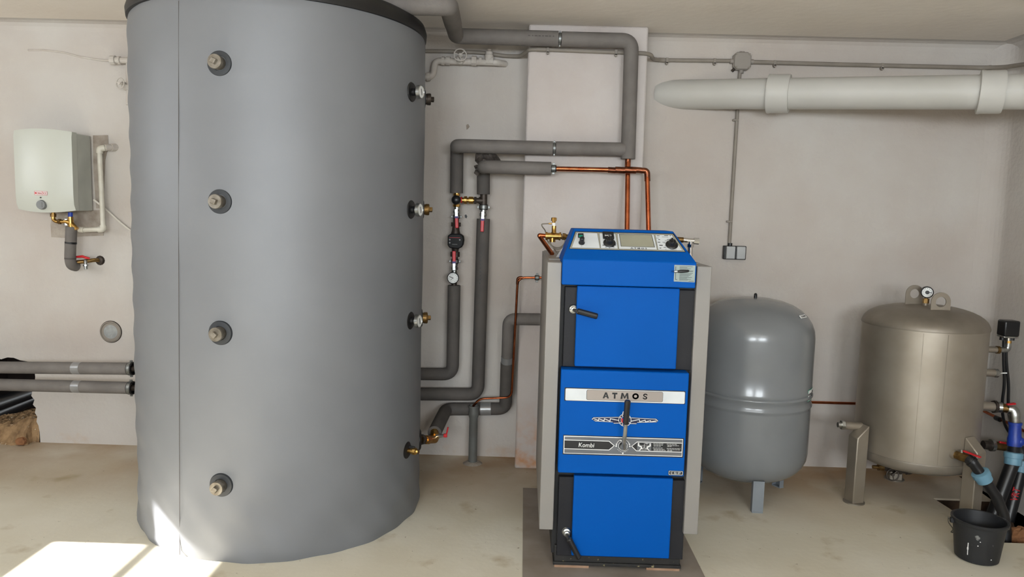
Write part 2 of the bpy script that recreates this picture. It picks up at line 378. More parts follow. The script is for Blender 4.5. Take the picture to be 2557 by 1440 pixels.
# floor with the dug pit in its right corner
pit = [(2.335, 4.05), (2.66, 4.05), (2.70, 4.46), (X1, 4.46), (X1, 3.49), (2.372, 3.49), (2.395, 3.60), (2.395, 3.80), (2.345, 3.88)]
mb = MB()
mb.add([(X0, Y0-.2, 0), (2.335, Y0-.2, 0), (2.335, YW, 0), (X0, YW, 0)], [(0, 1, 2, 3)])
mb.add([(2.335, Y0-.2, 0), (X1, Y0-.2, 0), (X1, 3.49, 0), (2.335, 3.49, 0)], [(0, 1, 2, 3)])
mb.add([(2.335, 4.05, 0), (2.66, 4.05, 0), (2.70, 4.46, 0), (X1, 4.46, 0), (X1, YW, 0), (2.335, YW, 0)], [(0, 1, 2, 3, 4, 5)])
mb.add([(2.335, 3.49, 0), (2.372, 3.49, 0), (2.395, 3.60, 0), (2.395, 3.80, 0), (2.345, 3.88, 0), (2.335, 4.05, 0)], [(0, 1, 2, 3, 4, 5)])
# slab edge inside the pit
for i in range(len(pit)):
    a, b = pit[i], pit[(i+1) % len(pit)]
    if a[0] == X1 and b[0] == X1: continue
    mb.add([(a[0], a[1], 0), (b[0], b[1], 0), (b[0], b[1], -.010), (a[0], a[1], -.010)], [(0, 1, 2, 3)])
struct(mb.build('floor', m_floor, smooth=False))
# earth of the pit: dug sides and an uneven bottom
N = 26; vs_, fs_ = [], []
for j in range(N+1):
    for i in range(N+1):
        x = 2.30+(X1-2.30)*i/N; y = 3.44+(4.50-3.44)*j/N
        z = -.34+.04*math.sin(x*17+y*9)+.03*math.sin(y*31-x*13)+random.uniform(-.012, .012)
        z += .34*max(0, 1-math.hypot((x-2.80)/.14, (y-4.20)/.22))+.12*max(0, (y-4.15)/.4)
        vs_.append((x, y, z))
for j in range(N):
    for i in range(N): fs_.append((j*(N+1)+i, j*(N+1)+i+1, (j+1)*(N+1)+i+1, (j+1)*(N+1)+i))
mb = MB().add(vs_, fs_)
for i in range(len(pit)):
    a, b = pit[i], pit[(i+1) % len(pit)]
    K = 6
    for k in range(K):
        p0_ = [a[0]+(b[0]-a[0])*k/K, a[1]+(b[1]-a[1])*k/K]; p1_ = [a[0]+(b[0]-a[0])*(k+1)/K, a[1]+(b[1]-a[1])*(k+1)/K]
        z_ = -.010 if not (a[0] == X1 and b[0] == X1) else -.07
        mb.add([(*p0_, z_), (*p1_, z_), (*p1_, -.5), (*p0_, -.5)], [(0, 1, 2, 3)])
struct(mb.build('floor_pit_earth', m_soil, smooth=False))

# ceiling lamp over the boiler, above the picture
lt = thing('ceiling_lamp', 'white fluorescent batten lamp on the ceiling in front of the boiler', 'lamp', (.9, 2.2, ZC))
MB().box(.2, 1.6, 2.15, 2.25, ZC-.05, ZC).build('housing', m_frame, lt, bevel=.006)
MB().cyl((.24, 2.2, ZC-.075), (1.56, 2.2, ZC-.075), .013).build('tube', m_tube, lt)
for sx in (.22, 1.58): MB().box(sx-.02, sx+.02, 2.18, 2.22, ZC-.095, ZC-.05).build('tube_holder', m_frame, lt, smooth=False)

# ================================================================== BUFFER TANK
TC = Vector((-1.197, 3.707, 0)); TR = .686
def tankhit(x, y, R=TR):
    d = ray(x, y); a = d.x*d.x+d.y*d.y; b = -2*(d.x*TC.x+d.y*TC.y); c = TC.x**2+TC.y**2-R*R
    t = (-b-math.sqrt(max(0, b*b-4*a*c)))/(2*a); p = CAMP+d*t; n = Vector((p.x-TC.x, p.y-TC.y, 0)).normalized(); return p, n
def tankang(deg, z):            # angle seen from above, 0 = +X, -90 = towards the photographer
    n = Vector((math.cos(math.radians(deg)), math.sin(math.radians(deg)), 0)); return TC+n*TR+UP*z, n
tank = thing('buffer_tank', 'huge cylindrical heat buffer tank in a silver grey jacket with black lid', 'water tank', TC)
prof = []; NZ = 90; HT = 2.372
for i in range(NZ+1): prof.append((TR, HT*i/NZ))
def jr(r, z, a):
    k = .0018*math.sin(3*a+z*2.1)+.0012*math.sin(z*9+a*2)
    low = max(0, 1-z/.55); k += low*(.004*math.sin(a*9+z*16)+.003*math.sin(a*23-z*30))
    if z > HT-.02: k -= .006*(z-HT+.02)/.02
    if z < .02: k -= .006
    sc = math.cos(a-TLACE); 
    if sc > .97: k += .004*math.sin(z*42)*(sc-.97)/.03
    return r+k
u_, v_ = MB.frame(UP)
nl = tankhit(336, 700)[1]; TLACE = math.atan2(nl.dot(v_), nl.dot(u_))
MB().lathe(TC, UP, prof, 160, rf=jr).build('jacket', m_jack, tank, angle=60)
MB().lathe(TC, UP, [(TR-.01, HT-.015), (TR+.003, HT-.01), (TR+.006, HT+.02), (TR-.004, HT+.05), (TR-.05, HT+.075), (TR-.3, HT+.085), (0, HT+.088)], 120).build('lid', m_black, tank, 'black vinyl lid', angle=60)
# zipper seam
pts = []
for i in range(40):
    y = 2+(1384-2)*i/39; p, n = tankhit(447+ (3 if y > 600 else 0)*(y-600)/784, y); pts.append(p+n*.0022)
mb = MB()
for a, b in zip(pts[:-1], pts[1:]):
    nn = Vector((a.x-TC.x, a.y-TC.y, 0)).normalized(); mb.obox((a+b)/2, (b-a).normalized(), nn.cross((b-a).normalized()), nn, (b-a).length, .0011, .002)
mb.build('zip_seam', m_insd, tank, 'dark vertical zip seam', smooth=False)
def plug(p, n, rs=.052, L=.045, rot=0., mm=None):
    u, v = MB.frame(n); mm = mm or m_castg
    ro = MB().lathe(p-n*.01, n, [(rs, 0), (rs, .008), (rs*.93, .014), (rs*.58, .016), (rs*.55, .01)], 36).build('rosette', m_rubber, tank)
    b = MB().lathe(p-n*.02, n, [(.027, 0), (.027, L), (.029, L+.001), (.030, L+.016), (.028, L+.02), (.0, L+.02)], 30).build('threaded_plug', mm, tank)
    q = p+n*(L+.006); c, s_ = math.cos(rot), math.sin(rot); uu = u*c+v*s_; vv = v*c-u*s_
    MB().obox(q, uu, vv, n, .021, .021, .022).build('square_head', mm, b, bevel=.002)
for (x, y, rt) in ((548, 158, .5), (549, 503, .35), (550, 831, .75), (552, 1211, .6)):
    p, n = tankhit(x, y); plug(p, n, rot=rt)
def thermo(p, n):
    MB().lathe(p-n*.01, n, [(.046, 0), (.046, .008), (.042, .013), (.022, .015)], 32).build('rosette', m_black, tank)
    th = MB().lathe(p, n, [(.017, 0), (.017, .018), (.012, .019), (.012, .026)], 24).build('thermometer', m_blackp, tank, 'thermometer with white dial')
    MB().lathe(p+n*.020, n, [(.012, 0), (.012, .008), (.030, .009), (.0315, .011), (.0315, .026), (.029, .0285), (.028, .026), (0, .026)], 32).build('casing', m_zinc, th)
    MB().cyl(p+n*.0455, p+n*.047, .0275, n=32).build('dial', m_dial, th)
    u, v = MB.frame(n)
    MB().obox(p+n*.0485, (u*.3+v).normalized(), (u-v*.3).normalized(), n, .03, .003, .001).build('needle', m_ink, th, smooth=False)
for (x, y) in ((1029, 230), (1027, 523), (1025, 800)):
    p, n = tankhit(x, y); thermo(p, n)
# side plugs just round the edge of the tank
for (y, mm) in ((251, m_iron), (523, m_brassd), (790, m_brassd)):
    q = atY(1062, y, 3.90); p, n = tankang(12, q.z); plug(p, n, rs=.048, L=.032, rot=.4, mm=mm)
# drain cock
p, n = tankhit(1017, 1124); p = Vector(p)
MB().lathe(p-n*.01, n, [(.045, 0), (.045, .008), (.036, .014), (.016, .015)], 32).build('rosette', m_black, tank)
dk = MB().lathe(p, n, [(.011, 0), (.011, .018), (.014, .019), (.014, .03), (.010, .031), (.010, .038)], 20).build('drain_cock', m_brass, tank, 'small brass drain cock')
MB().lathe(p+n*.032, n, [(.018, 0), (.018, .014), (.012, .018), (.009, .03), (0, .03)], 8).build('cap_nut', m_brass, dk, smooth=False)
MB().torus(p+n*.058+Vector((0, 0, 0)), RT, .011, .002, 16, 6).build('retaining_ring', m_blackp, dk)
MB().obox(p+n*.025+UP*.018, n, UP, n.cross(UP), .03, .012, .006).build('key', m_blackp, dk, smooth=False)
# lower outlet rosette
OUTZ = atY(1050, 1096, 3.81).z
po, no = tankang(8, OUTZ)
MB().lathe(po-no*.01, no, [(.055, 0), (.055, .01), (.045, .016), (.025, .018)], 32).build('rosette', m_black, tank)
# hem tab at the floor
p, n = tankhit(340, 1318); MB().obox(p+n*.008+Vector((0, 0, 0)), UP, n, n.cross(UP), .03, .02, .006).build('hem_tab', m_black, tank, smooth=False)

# ================================================================== PIPEWORK HELPERS
def clamp(c, axis, r, parent, name='pipe_clamp', w=.018, dark=True):
    axis = Vector(axis).normalized()
    o = MB().lathe(Vector(c)-axis*w/2, axis, [(r, 0), (r+.004, 0), (r+.004, w), (r, w)], 28, cap=False).build(name, m_zincd, parent, 'zinc pipe clamp')
    if dark: MB().lathe(Vector(c)-axis*(w*.8), axis, [(r-.003, 0), (r+.0015, 0), (r+.0015, w*1.6), (r-.003, w*1.6)], 28, cap=False).build('rubber_liner', m_black, o)
    for s_ in (1, -1):
        up = UP if abs(axis.z) < .7 else RT
        c2 = Vector(c)+up*s_*(r+.008)
        MB().obox(c2, up, axis, up.cross(axis), .011, w*.8, .009).build('bolt_lug', m_zincd, o, bevel=.0015)
        MB().cyl(c2-up.cross(axis)*.009, c2+up.cross(axis)*.009, .0035, n=8).build('bolt', m_zincd, o)
    return o
def lever(c, along, front, L, parent, w=.017, lab='red lever'):
    """ball valve lever: starts at c, runs along, stands off to the front"""
    along = Vector(along).normalized(); front = Vector(front).normalized(); side = along.cross(front)
    c = Vector(c)
    MB().cyl(c-front*.03, c+front*.006, .007, n=10).build('spindle', m_zinc, parent)
    MB().obox(c+along*.012, along, side, front, .05, w, .003).build('lever_plate', m_zinc, parent, bevel=.001)
    MB().cyl(c+front*.001, c+front*.008, .008, n=6).build('spindle_nut', m_zinc, parent, smooth=False)
    h = MB().obox(c+along*(.03+L/2), along, side, front, L, w*1.15, .008).build('lever', m_red, parent, lab, bevel=.003)
    MB().obox(c+along*.034, along, side, front, .012, w*1.2, .009).build('lever_band', m_purple, h, smooth=False)
    return h
def pp(lst, Y): return [atY(x, y, Y) for x, y in lst]
PYp = 4.235     # plane of the pipes in front of pier and wall
RI = .041
YR = 4.42      # plane of the risers close to the wall

# ---- top flow pipe: tank top -> ceiling run -> down beside the pier
a0 = atY(1120, 14, 3.52); a1 = atY(1139, 90, PYp); a2 = atY(1394, 97, PYp); a3 = atY(1402, 97.5, PYp); a4 = atY(1577, 102, PYp); a5 = atY(1568, 397, PYp)
t = thing('insulated_pipe', 'thick grey insulated pipe from tank lid along the ceiling and down the pier', 'pipe', a5)
s0 = Vector((a0.x-.42, a0.y, a0.z))
MB().tube([s0, a0+Vector((-.02, 0, 0))], .046, 20).build('insulation_sleeve', m_insul, t)
MB().tube([a0+Vector((-.035, 0, 0)), a0, a0+(a1-a0)*.55], .045, 20, fillet=.035).build('insulation_sleeve', m_insul, t)
MB().tube([a0+(a1-a0)*.555, a1, a2], .0425, 20, fillet=.045).build('insulation_sleeve', m_insul, t)
MB().tube([a3, a4, a5], RI, 20, fillet=.055, seg=8).build('insulation_sleeve', m_insul, t)
MB().cyl(a2, a3, .015).build('copper_core', m_cop, t)
clamp((a2+a3)/2, a3-a2, .030, t, w=.012)
mb = MB()
for k in range(8):
    q = a2+(a1-a2)*(.05+.028*k*1.2); mb.obox(q+Vector((0, -.0428, .004)), RT, UP, FR, .008+.004*(k % 3), .006, .0008)
mb.build('printed_marks', m_insd, t, smooth=False)
b5 = atY(1561, 590, PYp-.03)
MB().cyl(a5-(a5-b5).normalized()*-.01, a5+(b5-a5)*.18, .0165).build('copper_socket', m_copd, t)
MB().cyl(a5, b5+Vector((0, -.1, -.12)), .014).build('copper_riser', m_cop, t, 'bare copper riser')

# ---- middle flow pipe: from the tee down to the mixing valve
c0 = atY(1560, 373, PYp-.004); c1 = atY(1388, 370, PYp-.004); c2 = atY(1380, 370, PYp-.004); c3 = atY(1141, 364, PYp-.004); c4 = atY(1140, 482, YR)
t = thing('insulated_pipe', 'grey insulated pipe across the pier bending down to the black knob mixing valve', 'pipe', c4)
MB().tube([c0, c1], .0385, 20).build('insulation_sleeve', m_insul, t)
cb = atY(1141, 368, YR)
MB().tube([c2, c3, cb, cb+(c4-cb)*.10], .039, 20, fillet=.05).build('insulation_sleeve', m_insul, t)
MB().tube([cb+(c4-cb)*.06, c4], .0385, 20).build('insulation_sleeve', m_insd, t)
MB().cyl(c1, c2, .015).build('copper_core', m_cop, t); clamp((c1+c2)/2, c2-c1, .028, t, w=.012)

# ---- return pipe from the boiler with its bare copper length
d0 = atY(1376, 421, PYp-.05); d1 = atY(1208, 416, PYp-.05); d2 = atY(1207, 485, YR)
t = thing('insulated_pipe', 'grey insulated return pipe with bare copper length under the middle pipe', 'pipe', d2)
db = atY(1207, 419, YR)
MB().tube([d0, d1, db, db+(d2-db)*.15], .037, 20, fillet=.05, seg=8).build('insulation_sleeve', m_insul, t)
MB().tube([db+(d2-db)*.10, d2], .0385, 20).build('insulation_sleeve', m_insd, t)
e0 = atY(1382, 421, PYp-.05); e1 = atY(1616, 426, PYp-.05); e2 = atY(1620, 590, PYp-.08)
clamp(e0, e0-d0, .018, t, w=.02)
MB().tube([d0, e1, e2+Vector((0, -.05, -.12))], .0135, 16, fillet=.03, seg=8).build('copper_pipe', m_cop, t, 'bare copper pipe')
for x0, x1, rr in ((1518, 1536, .0165), (1536, 1560, .0185), (1560, 1588, .019), (1588, 1602, .0165)):
    MB().cyl(atY(x0, 424, PYp-.05), atY(x1, 425.2, PYp-.05), rr).build('solder_fitting', m_copd, t)
MB().tube([atY(1600, 425.5, PYp-.05), e1, e1+(e2-e1)*.12], .0165, 16, fillet=.03, seg=8).build('elbow', m_copd, t)
MB().cyl(e1+(e2-e1)*.12, e1+(e2-e1)*.16, .0165).build('solder_fitting', m_copd, t)

# ---- crumpled foam stuffed behind the return pipe
t = thing('foam_scrap', 'crumpled grey foam scraps stuffed behind the return pipe bend', 'scrap', atY(1215, 400, PYp+.05))
def crumple(px, Y, th=.05):
    c = sum((atY(x, y, Y) for x, y in px), Vector())/len(px); mb = MB()
    ring = [atY(x, y, Y+random.uniform(-.02, .02)) for x, y in px]; n = len(ring)
    vs = [c+Vector((0, -th*.5, .004))]+[c+(q-c)*.6+Vector((0, -th*random.uniform(.1, .6), random.uniform(-.006, .006))) for q in ring]+ring+[c+Vector((0, th, 0))]
    fs = []
    for k in range(n):
        k2 = (k+1) % n; fs += [(0, 1+k, 1+k2), (1+k, n+1+k, n+1+k2, 1+k2), (n+1+k, 2*n+1, n+1+k2)]
    return mb.add(vs, fs)
for px in ([(1187, 384), (1196, 379), (1206, 380), (1210, 392), (1203, 404), (1194, 410), (1186, 402)], [(1205, 379), (1222, 379), (1236, 390), (1240, 402), (1222, 403), (1206, 396)], [(1222, 380), (1240, 385), (1248, 396), (1252, 403), (1236, 404), (1228, 392)],
           [(1183, 414), (1190, 411), (1197, 412), (1196, 421), (1187, 422)], [(1188, 422), (1196, 424), (1197, 434), (1192, 440), (1183, 432)]):
    crumple(px, PYp+.045).build('scrap_piece', m_rag, t, smooth=False)

# ---- lower return pipe with lever valve, down and into the tank
RJ = .039
f0 = atY(1207, 546, YR); f1 = atY(1193, 984, YR); f2 = atY(1030, 986, YR)
t = thing('insulated_pipe', 'long vertical grey insulated pipe with red lever bending left into the tank', 'pipe', f1)
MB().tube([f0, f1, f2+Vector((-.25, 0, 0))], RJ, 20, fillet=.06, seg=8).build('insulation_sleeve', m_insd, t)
mb = MB()
for k in range(9):
    q = f0+(f1-f0)*(.19+.021*k); mb.obox(q+Vector((-.006, -.0393, 0)), UP, RT, FR, .007, .005+.003*(k % 2), .0008)
mb.build('printed_marks', m_ink, t, smooth=False)
# ---- lower flow pipe into the tank
g0 = atY(1134, 712, YR); g1 = atY(1130, 934, YR); g2 = atY(1030, 935, YR)
t2 = thing('insulated_pipe', 'grey insulated pipe below the round gauge bending left into the tank', 'pipe', g1)
MB().tube([g0, g1, g2+Vector((-.25, 0, 0))], .038, 20, fillet=.06, seg=8).build('insulation_sleeve', m_insd, t2)

# ---- mixing valve with brass bridge
YV = YR
t = thing('mixing_valve', 'brass mixing valve with black round knob and brass bridge to the tee', 'valve', atY(1140, 500, YV))
q = lambda x, y, dy=0.: atY(x, y, YV+dy)
MB().cyl(q(1141, 480), q(1140, 491), .017).cyl(q(1140, 484), q(1140, 489), .021, n=8).build('top_nut', m_brass, t)
MB().cyl(q(1140, 489), q(1140, 516), .018).build('body', m_brass, t)
MB().cyl(q(1140, 510), q(1140, 516), .023, n=8).build('lower_nut', m_brass, t, smooth=False)
MB().ball(q(1139, 499, -.035), .028, 20, 14, (1, .8, 1)).build('knob', m_blackp, t)
MB().lathe(q(1145, 499), RT, [(.014, 0), (.018, .005), (.018, .02), (.015, .022), (.015, .032), (.024, .034), (.024, .05), (.015, .052), (.015, .06), (.022, .062), (.022, .088), (.014, .09), (.014, .1)], 16).build('bridge_union', m_brass, t)
MB().cyl(q(1151, 499), q(1154, 499), .0185).build('red_ring', m_red, t)
MB().cyl(q(1184, 500), q(1201, 500.5), .0155).cyl(q(1184, 500), q(1190, 500.3), .021, n=8).build('iron_nipple', m_iron, t)
MB().tube([q(1208, 484), q(1207.5, 514)], .021).build('tee', m_iron, t); MB().cyl(q(1196, 500.4), q(1208, 500.6), .021).build('tee_branch', m_iron, t)
clamp(q(1207.5, 517), UP, .024, t, w=.02)

def ballvalve(name, label, top, bot, along, L, x_off=0., fo=.034):
    a, b = Vector(top), Vector(bot)
    o = thing(name, label, 'valve', b)
    d = (b-a); ln = d.length
    MB().lathe(a, d, [(.016, 0), (.020, .002), (.020, ln*.28), (.0165, ln*.30), (.023, ln*.40), (.023, ln*.62), (.0165, ln*.70), (.020, ln*.72), (.020, ln*.98), (.016, ln)], 12).build('body', m_zinc, o)
    m_ = a+d*.45+Vector((x_off, -fo, 0)); lever(m_, along, FR, L, o)
    return o
ballvalve('ball_valve', 'nickel ball valve with red lever on the right riser below the tee', q(1207, 522), q(1206.5, 548), Vector((-.02, 0, -1)), .075, fo=.052)
ballvalve('ball_valve', 'nickel ball valve with red lever between mixing valve and pump', q(1141, 516), q(1140, 542), Vector((.06, 0, -1)), .068)
# pump
pu = thing('circulation_pump', 'black circulation pump with square control head on the left riser', 'pump', q(1136, 640))
clamp(q(1140, 541), UP, .019, pu, w=.014)
MB().lathe(q(1139, 542), q(1136, 650)-q(1139, 542), [(.018, 0), (.018, .03), (.030, .031), (.030, .055), (.021, .056), (.024, .08), (.030, .10), (.030, .17), (.022, .19), (.020, .205), (.029, .207), (.029, .235), (.018, .236), (.018, .26)], 10).build('casing', m_iron, pu)
hc = q(1137, 601, -.07)
MB().prism([hc+Vector((x*.048, 0, z*.048)) for x, z in ((-.95, -.55), (-.7, -.9), (.35, -1), (.75, -.8), (.95, -.45), (1.02, .1), (.95, .6), (.6, .85), (-.6, .85), (-.95, .6))], (0, .07, 0)).build('control_head', m_pump, pu, bevel=.006)
MB().box(hc.x-.036, hc.x+.028, hc.y-.002, hc.y+.002, hc.z+.018, hc.z+.0195).build('red_stripe', m_rprint, pu, smooth=False)
mb = MB()
for (x, z) in ((-.033, .006), (-.033, -.012), (.026, .006)): mb.box(hc.x+x-.004, hc.x+x+.004, hc.y-.0015, hc.y+.002, hc.z+z-.004, hc.z+z+.004)
mb.box(hc.x-.018, hc.x+.012, hc.y-.0015, hc.y+.002, hc.z-.022, hc.z-.02)
mb.build('panel_marks', m_knob, pu, smooth=False)
ballvalve('ball_valve', 'nickel ball valve with red lever raised over the pump outlet', q(1136, 655), q(1134, 684), Vector((-.02, 0, 1)), .072)
clamp(q(1136, 652), UP, .021, pu, w=.016)
tg = thing('dial_thermometer', 'round white dial thermometer at the foot of the pump riser', 'gauge', q(1131, 694))
gc = q(1131, 694, -.045)
MB().cyl(q(1134, 682), q(1134, 714), .017).build('tee', m_iron, tg)
MB().lathe(gc+Vector((0, .045, 0)), FR, [(.01, 0), (.01, .02), (.033, .022), (.035, .026), (.035, .042), (.032, .046), (.031, .043), (0, .043)], 32).build('casing', m_blackp, tg)
MB().cyl(gc+Vector((0, .003, 0)), gc+Vector((0, .0015, 0)), .0305, n=32).build('dial', m_dial, tg)
mb = MB(); mb.ribbon([gc+Vector((.002, 0, 0)), gc+Vector((-.02, 0, .008))], .0035, FR, .0012).ribbon([gc, gc+Vector((-.014, 0, -.012))], .002, FR, .0012)
mb.build('needle', m_ink, tg, smooth=False)
mb = MB()
for k in range(12):
    a = math.radians(-60+k*27); e = Vector((math.cos(a), 0, math.sin(a))); mb.ribbon([gc+e*.0225, gc+e*.027], .0016, FR, .001)
mb.build('scale_marks', m_ink, tg, smooth=False)

# ---- cold return from the boiler side to the tank outlet
YH = 4.455
h0 = atY(1400, 798, 4.2); h1 = atY(1270, 796, 4.25); h2 = atY(1262, 1020, YH); h3 = atY(1114, 1021, YH); h4 = atY(1085, 1080, 4.02)
t = thing('insulated_pipe', 'grey insulated pipe from behind the boiler looping down to brass tank outlet', 'pipe', h2)
hm = h1+(h2-h1)*.42; hm2 = h1+(h2-h1)*.47
MB().tube([h0, h1, hm], RI-.006, 20, fillet=.045).build('insulation_sleeve', m_insul, t)
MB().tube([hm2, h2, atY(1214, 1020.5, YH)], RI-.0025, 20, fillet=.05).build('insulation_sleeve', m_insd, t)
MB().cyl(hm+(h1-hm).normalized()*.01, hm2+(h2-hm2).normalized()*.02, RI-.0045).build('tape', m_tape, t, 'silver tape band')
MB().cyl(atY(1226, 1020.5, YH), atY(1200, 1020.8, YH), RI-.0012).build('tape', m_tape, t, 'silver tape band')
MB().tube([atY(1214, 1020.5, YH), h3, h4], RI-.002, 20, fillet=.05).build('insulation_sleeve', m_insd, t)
mb = MB()
for k in range(7):
    z_ = hm2+(h2-hm2)*(.12+.08*k); mb.obox(z_+Vector((0, -.039, 0)), UP, RT, FR, .006, .004+.002*(k % 3), .0008)
mb.build('printed_marks', m_ink, t, smooth=False)
# brass outlet valve at the tank foot
t = thing('outlet_valve', 'brass elbow valve with small red lever at the foot of the big tank', 'valve', po)
b0 = po+no*.005; b1 = atY(1086, 1097, 3.965); b2 = h4
MB().tube([b0, b0+(b1-b0)*.9, b1, b1+(b2-b1)*.5], .021, 16, fillet=.022).build('elbow', m_brass, t)
MB().cyl(b0+(b1-b0)*.25, b0+(b1-b0)*.5, .026, n=6).build('union_nut', m_brass, t, smooth=False)
MB().cyl(b0, b0+(b1-b0)*.10, .028, n=8).build('counter_nut', m_iron, t, smooth=False)
MB().cyl(b1+(b2-b1)*.3, b1+(b2-b1)*.55, .026, n=24).cyl(b1+(b2-b1)*.6, b1+(b2-b1)*1.1, .024, n=24).build('valve_body', m_brass, t)
vv = atY(1088, 1088, 3.97)
MB().cyl(vv, vv+Vector((.045, -.005, .004)), .009).build('spindle', m_chrome, t)
e = vv+Vector((.05, -.005, .006)); MB().obox(e+Vector((.004, 0, 0)), RT, UP, FR, .02, .02, .016).obox(e+Vector((.014, 0, .028)), Vector((.2, 0, 1)).normalized(), Vector((1, 0, -.2)).normalized(), FR, .04, .008, .014).build('lever', m_red, t, 'red lever', bevel=.003)

# ---- thin copper drain pipe from the boiler to the drain funnel
i_ = [atY(1380, 693, 4.12), atY(1293, 693, 4.13), atY(1277, 992, 4.36), atY(1197, 995, 4.385), atY(1181, 1014, 4.396)]
t = thing('copper_drain_pipe', 'thin copper pipe from boiler side down to the open grey drain pipe', 'pipe', i_[2])
MB().tube(i_, .0068, 12, fillet=.045, seg=8).build('pipe', m_cop, t)
MB().tube([i_[0]+(i_[1]-i_[0])*.86, i_[1], i_[1]+(i_[2]-i_[1])*.05], .0085, 12, fillet=.02).build('elbow', m_copd, t)
clamp(atY(1341, 693, 4.125), RT, .012, t, w=.016)
# ---- grey drain stub rising from the floor
fz = atZ(1180, 1156); Yd = fz.y
t = thing('drain_pipe', 'short grey plastic drain pipe standing open below the copper outlet', 'pipe', fz)
tp = atY(1180, 1012, Yd)
mb = MB().lathe((fz.x, Yd, -.02), UP, [(.026, 0), (.026, tp.z-.075+.02), (.029, tp.z-.07+.02), (.031, tp.z-.05+.02), (.031, tp.z-.045+.02), (.0285, tp.z-.03+.02), (.0285, tp.z-.012+.02), (.033, tp.z-.010+.02), (.033, tp.z+.02), (.027, tp.z+.02), (.025, tp.z-.1)], 28)
mb.build('socket_pipe', m_ht, t)
MB().lathe((fz.x, Yd, 0), UP, [(.06, 0), (.05, .006), (.028, .012)], 20).build('mortar_collar', m_mortar, t)

# ================================================================== TWO PIPES LEAVING LEFT
for k, (y0, y1, lb) in enumerate(((917, 920, 'upper'), (960, 968, 'lower'))):
    a = atY(0, y0, 4.26); b = atY(322, y1, 4.20); d = (b-a).normalized(); a2_ = a-d*1.45
    t = thing('insulated_pipe', f'{lb} of two parallel grey insulated pipes leaving the tank to the left', 'pipe', b)
    c_ = a+(b-a)*.60
    MB().tube([a2_, c_], .0355, 20).build('insulation_sleeve', m_insul, t)
    MB().tube([c_, b], .0355, 20).build('insulation_sleeve', m_insul, t)
    MB().cyl(c_-d*.018, c_+d*.03, .0362, n=20).build('tape', m_tape, t, 'silver tape band')
    MB().cyl(b, b+d*.45, .017).build('core_pipe', m_iron, t)
    clamp(b+d*.014, d, .036, t, w=.018)

# opening: rubble sill, black pipes, brick chunk
def lump(cx, cy, w_, d_, h_, m, name, nx=22, ny=14, seed=1, parent=None):
    rnd = random.Random(seed); vs, fs = [], []
    for j in range(ny+1):
        for i in range(nx+1):
            x = cx-w_/2+w_*i/nx; y = cy-d_/2+d_*j/ny
            vs.append((x+rnd.uniform(-.008, .008), y+rnd.uniform(-.008, .008), h_(x, y)+rnd.uniform(-.012, .012)))
    for j in range(ny):
        for i in range(nx): fs.append((j*(nx+1)+i, j*(nx+1)+i+1, (j+1)*(nx+1)+i+1, (j+1)*(nx+1)+i))
    return MB().add(vs, fs).build(name, m, parent, smooth=False)
tag(lump(-3.47, 4.715, .88, .53, lambda x, y: -.03 if (y < 4.535 and x > -3.075) else max(-.02, .075+.07*max(0, (x+3.4)/.3) - 1.6*max(0, 4.535-y)), m_rubble, 'rubble', 60, 30), 'heap of broken plaster and brick filling the foot of the wall opening', 'rubble')
for (x0, y0, x1, y1, r, lb) in ((0, 1008, 95, 975, .055, 'upper'), (0, 1030, 95, 992, .05, 'lower')):
    a = atY(x0, y0, 4.86); b = atY(x1, y1, 4.98); d = b-a
    tag(MB().tube([a-d*2.5, b+d*1.2], r, 18).build('black_pipe', m_hdpe), f'{lb} black plastic pipe inside the broken wall opening', 'pipe')
bc = atZ(48, 1114)
tag(MB().ball(bc+Vector((0, .02, .026)), .036, 9, 6, (1.05, .8, .72), .14).build('brick_chunk', m_brick, smooth=False), 'brown brick chunk on the floor below the wall opening', 'brick')

# round putty-filled cap in the wall
cc = atY(277, 828, YW); t = thing('wall_disc', 'round grey putty filled pipe end flush in the left wall', 'cap', cc)
MB().lathe(cc+Vector((0, .02, 0)), FR, [(.066, 0), (.066, .026), (.060, .030), (.056, .024)], 40).build('pipe_rim', m_cond, t)
MB().lathe(cc+Vector((0, .02, 0)), FR, [(.058, 0), (.057, .022), (.03, .026), (0, .025)], 40).build('putty', m_cap, t)
MB().torus(cc+Vector((0, .0, 0)), FR, .0675, .0025, 40, 6).build('gap', m_iron, t)

# ================================================================== WATER HEATER
hx0, hx1 = -2.972, -2.632; hz0, hz1 = atY(184, 528, 4.31).z, atY(181, 329, 4.31).z; hyf = 4.31
t = thing('water_heater', 'small white electric water heater with grey knob hung on the left wall', 'water heater', ((hx0+hx1)/2, 4.5, hz0))
n = 14; top, bot = [], []
def fy(u): return hyf-.028*(1-(2*u-1)**2)
def fz_(u, z): return z
ring = [(hx0+(hx1-hx0)*i/n, fy(i/n)) for i in range(n+1)]
rows = []
zs_ = [hz0+.006, hz0+.04, hz0+.10, hz1-.03, hz1]
mb = MB(); vs = []; fs = []
for j, z in enumerate(zs_):
    for i, (x, y) in enumerate(ring):
        u = i/n; bow = (1-(2*u-1)**2)
        zz = z+(.012*bow if j >= 3 else (-.016*bow if j == 0 else 0))
        yy = y+(.02 if j == 0 else (.004 if j == 1 else (.006 if j == 4 else 0)))
        vs.append((x, yy, zz))
    vs.append((hx1, 4.36, z)); vs.append((hx0, 4.36, z))
W_ = n+3
for j in range(len(zs_)-1):
    for i in range(W_): fs.append((j*W_+i, j*W_+(i+1) % W_, (j+1)*W_+(i+1) % W_, (j+1)*W_+i))
fs.append(tuple(range(W_-1, -1, -1))); fs.append(tuple((len(zs_)-1)*W_+i for i in range(W_)))
MB().add(vs, fs).build('front_cover', m_enam, t, angle=32)
MB().box(hx0+.002, hx1-.002, 4.36, 4.505, hz0+.004, hz1-.004).build('rear_casing', m_enams, t, bevel=.006)
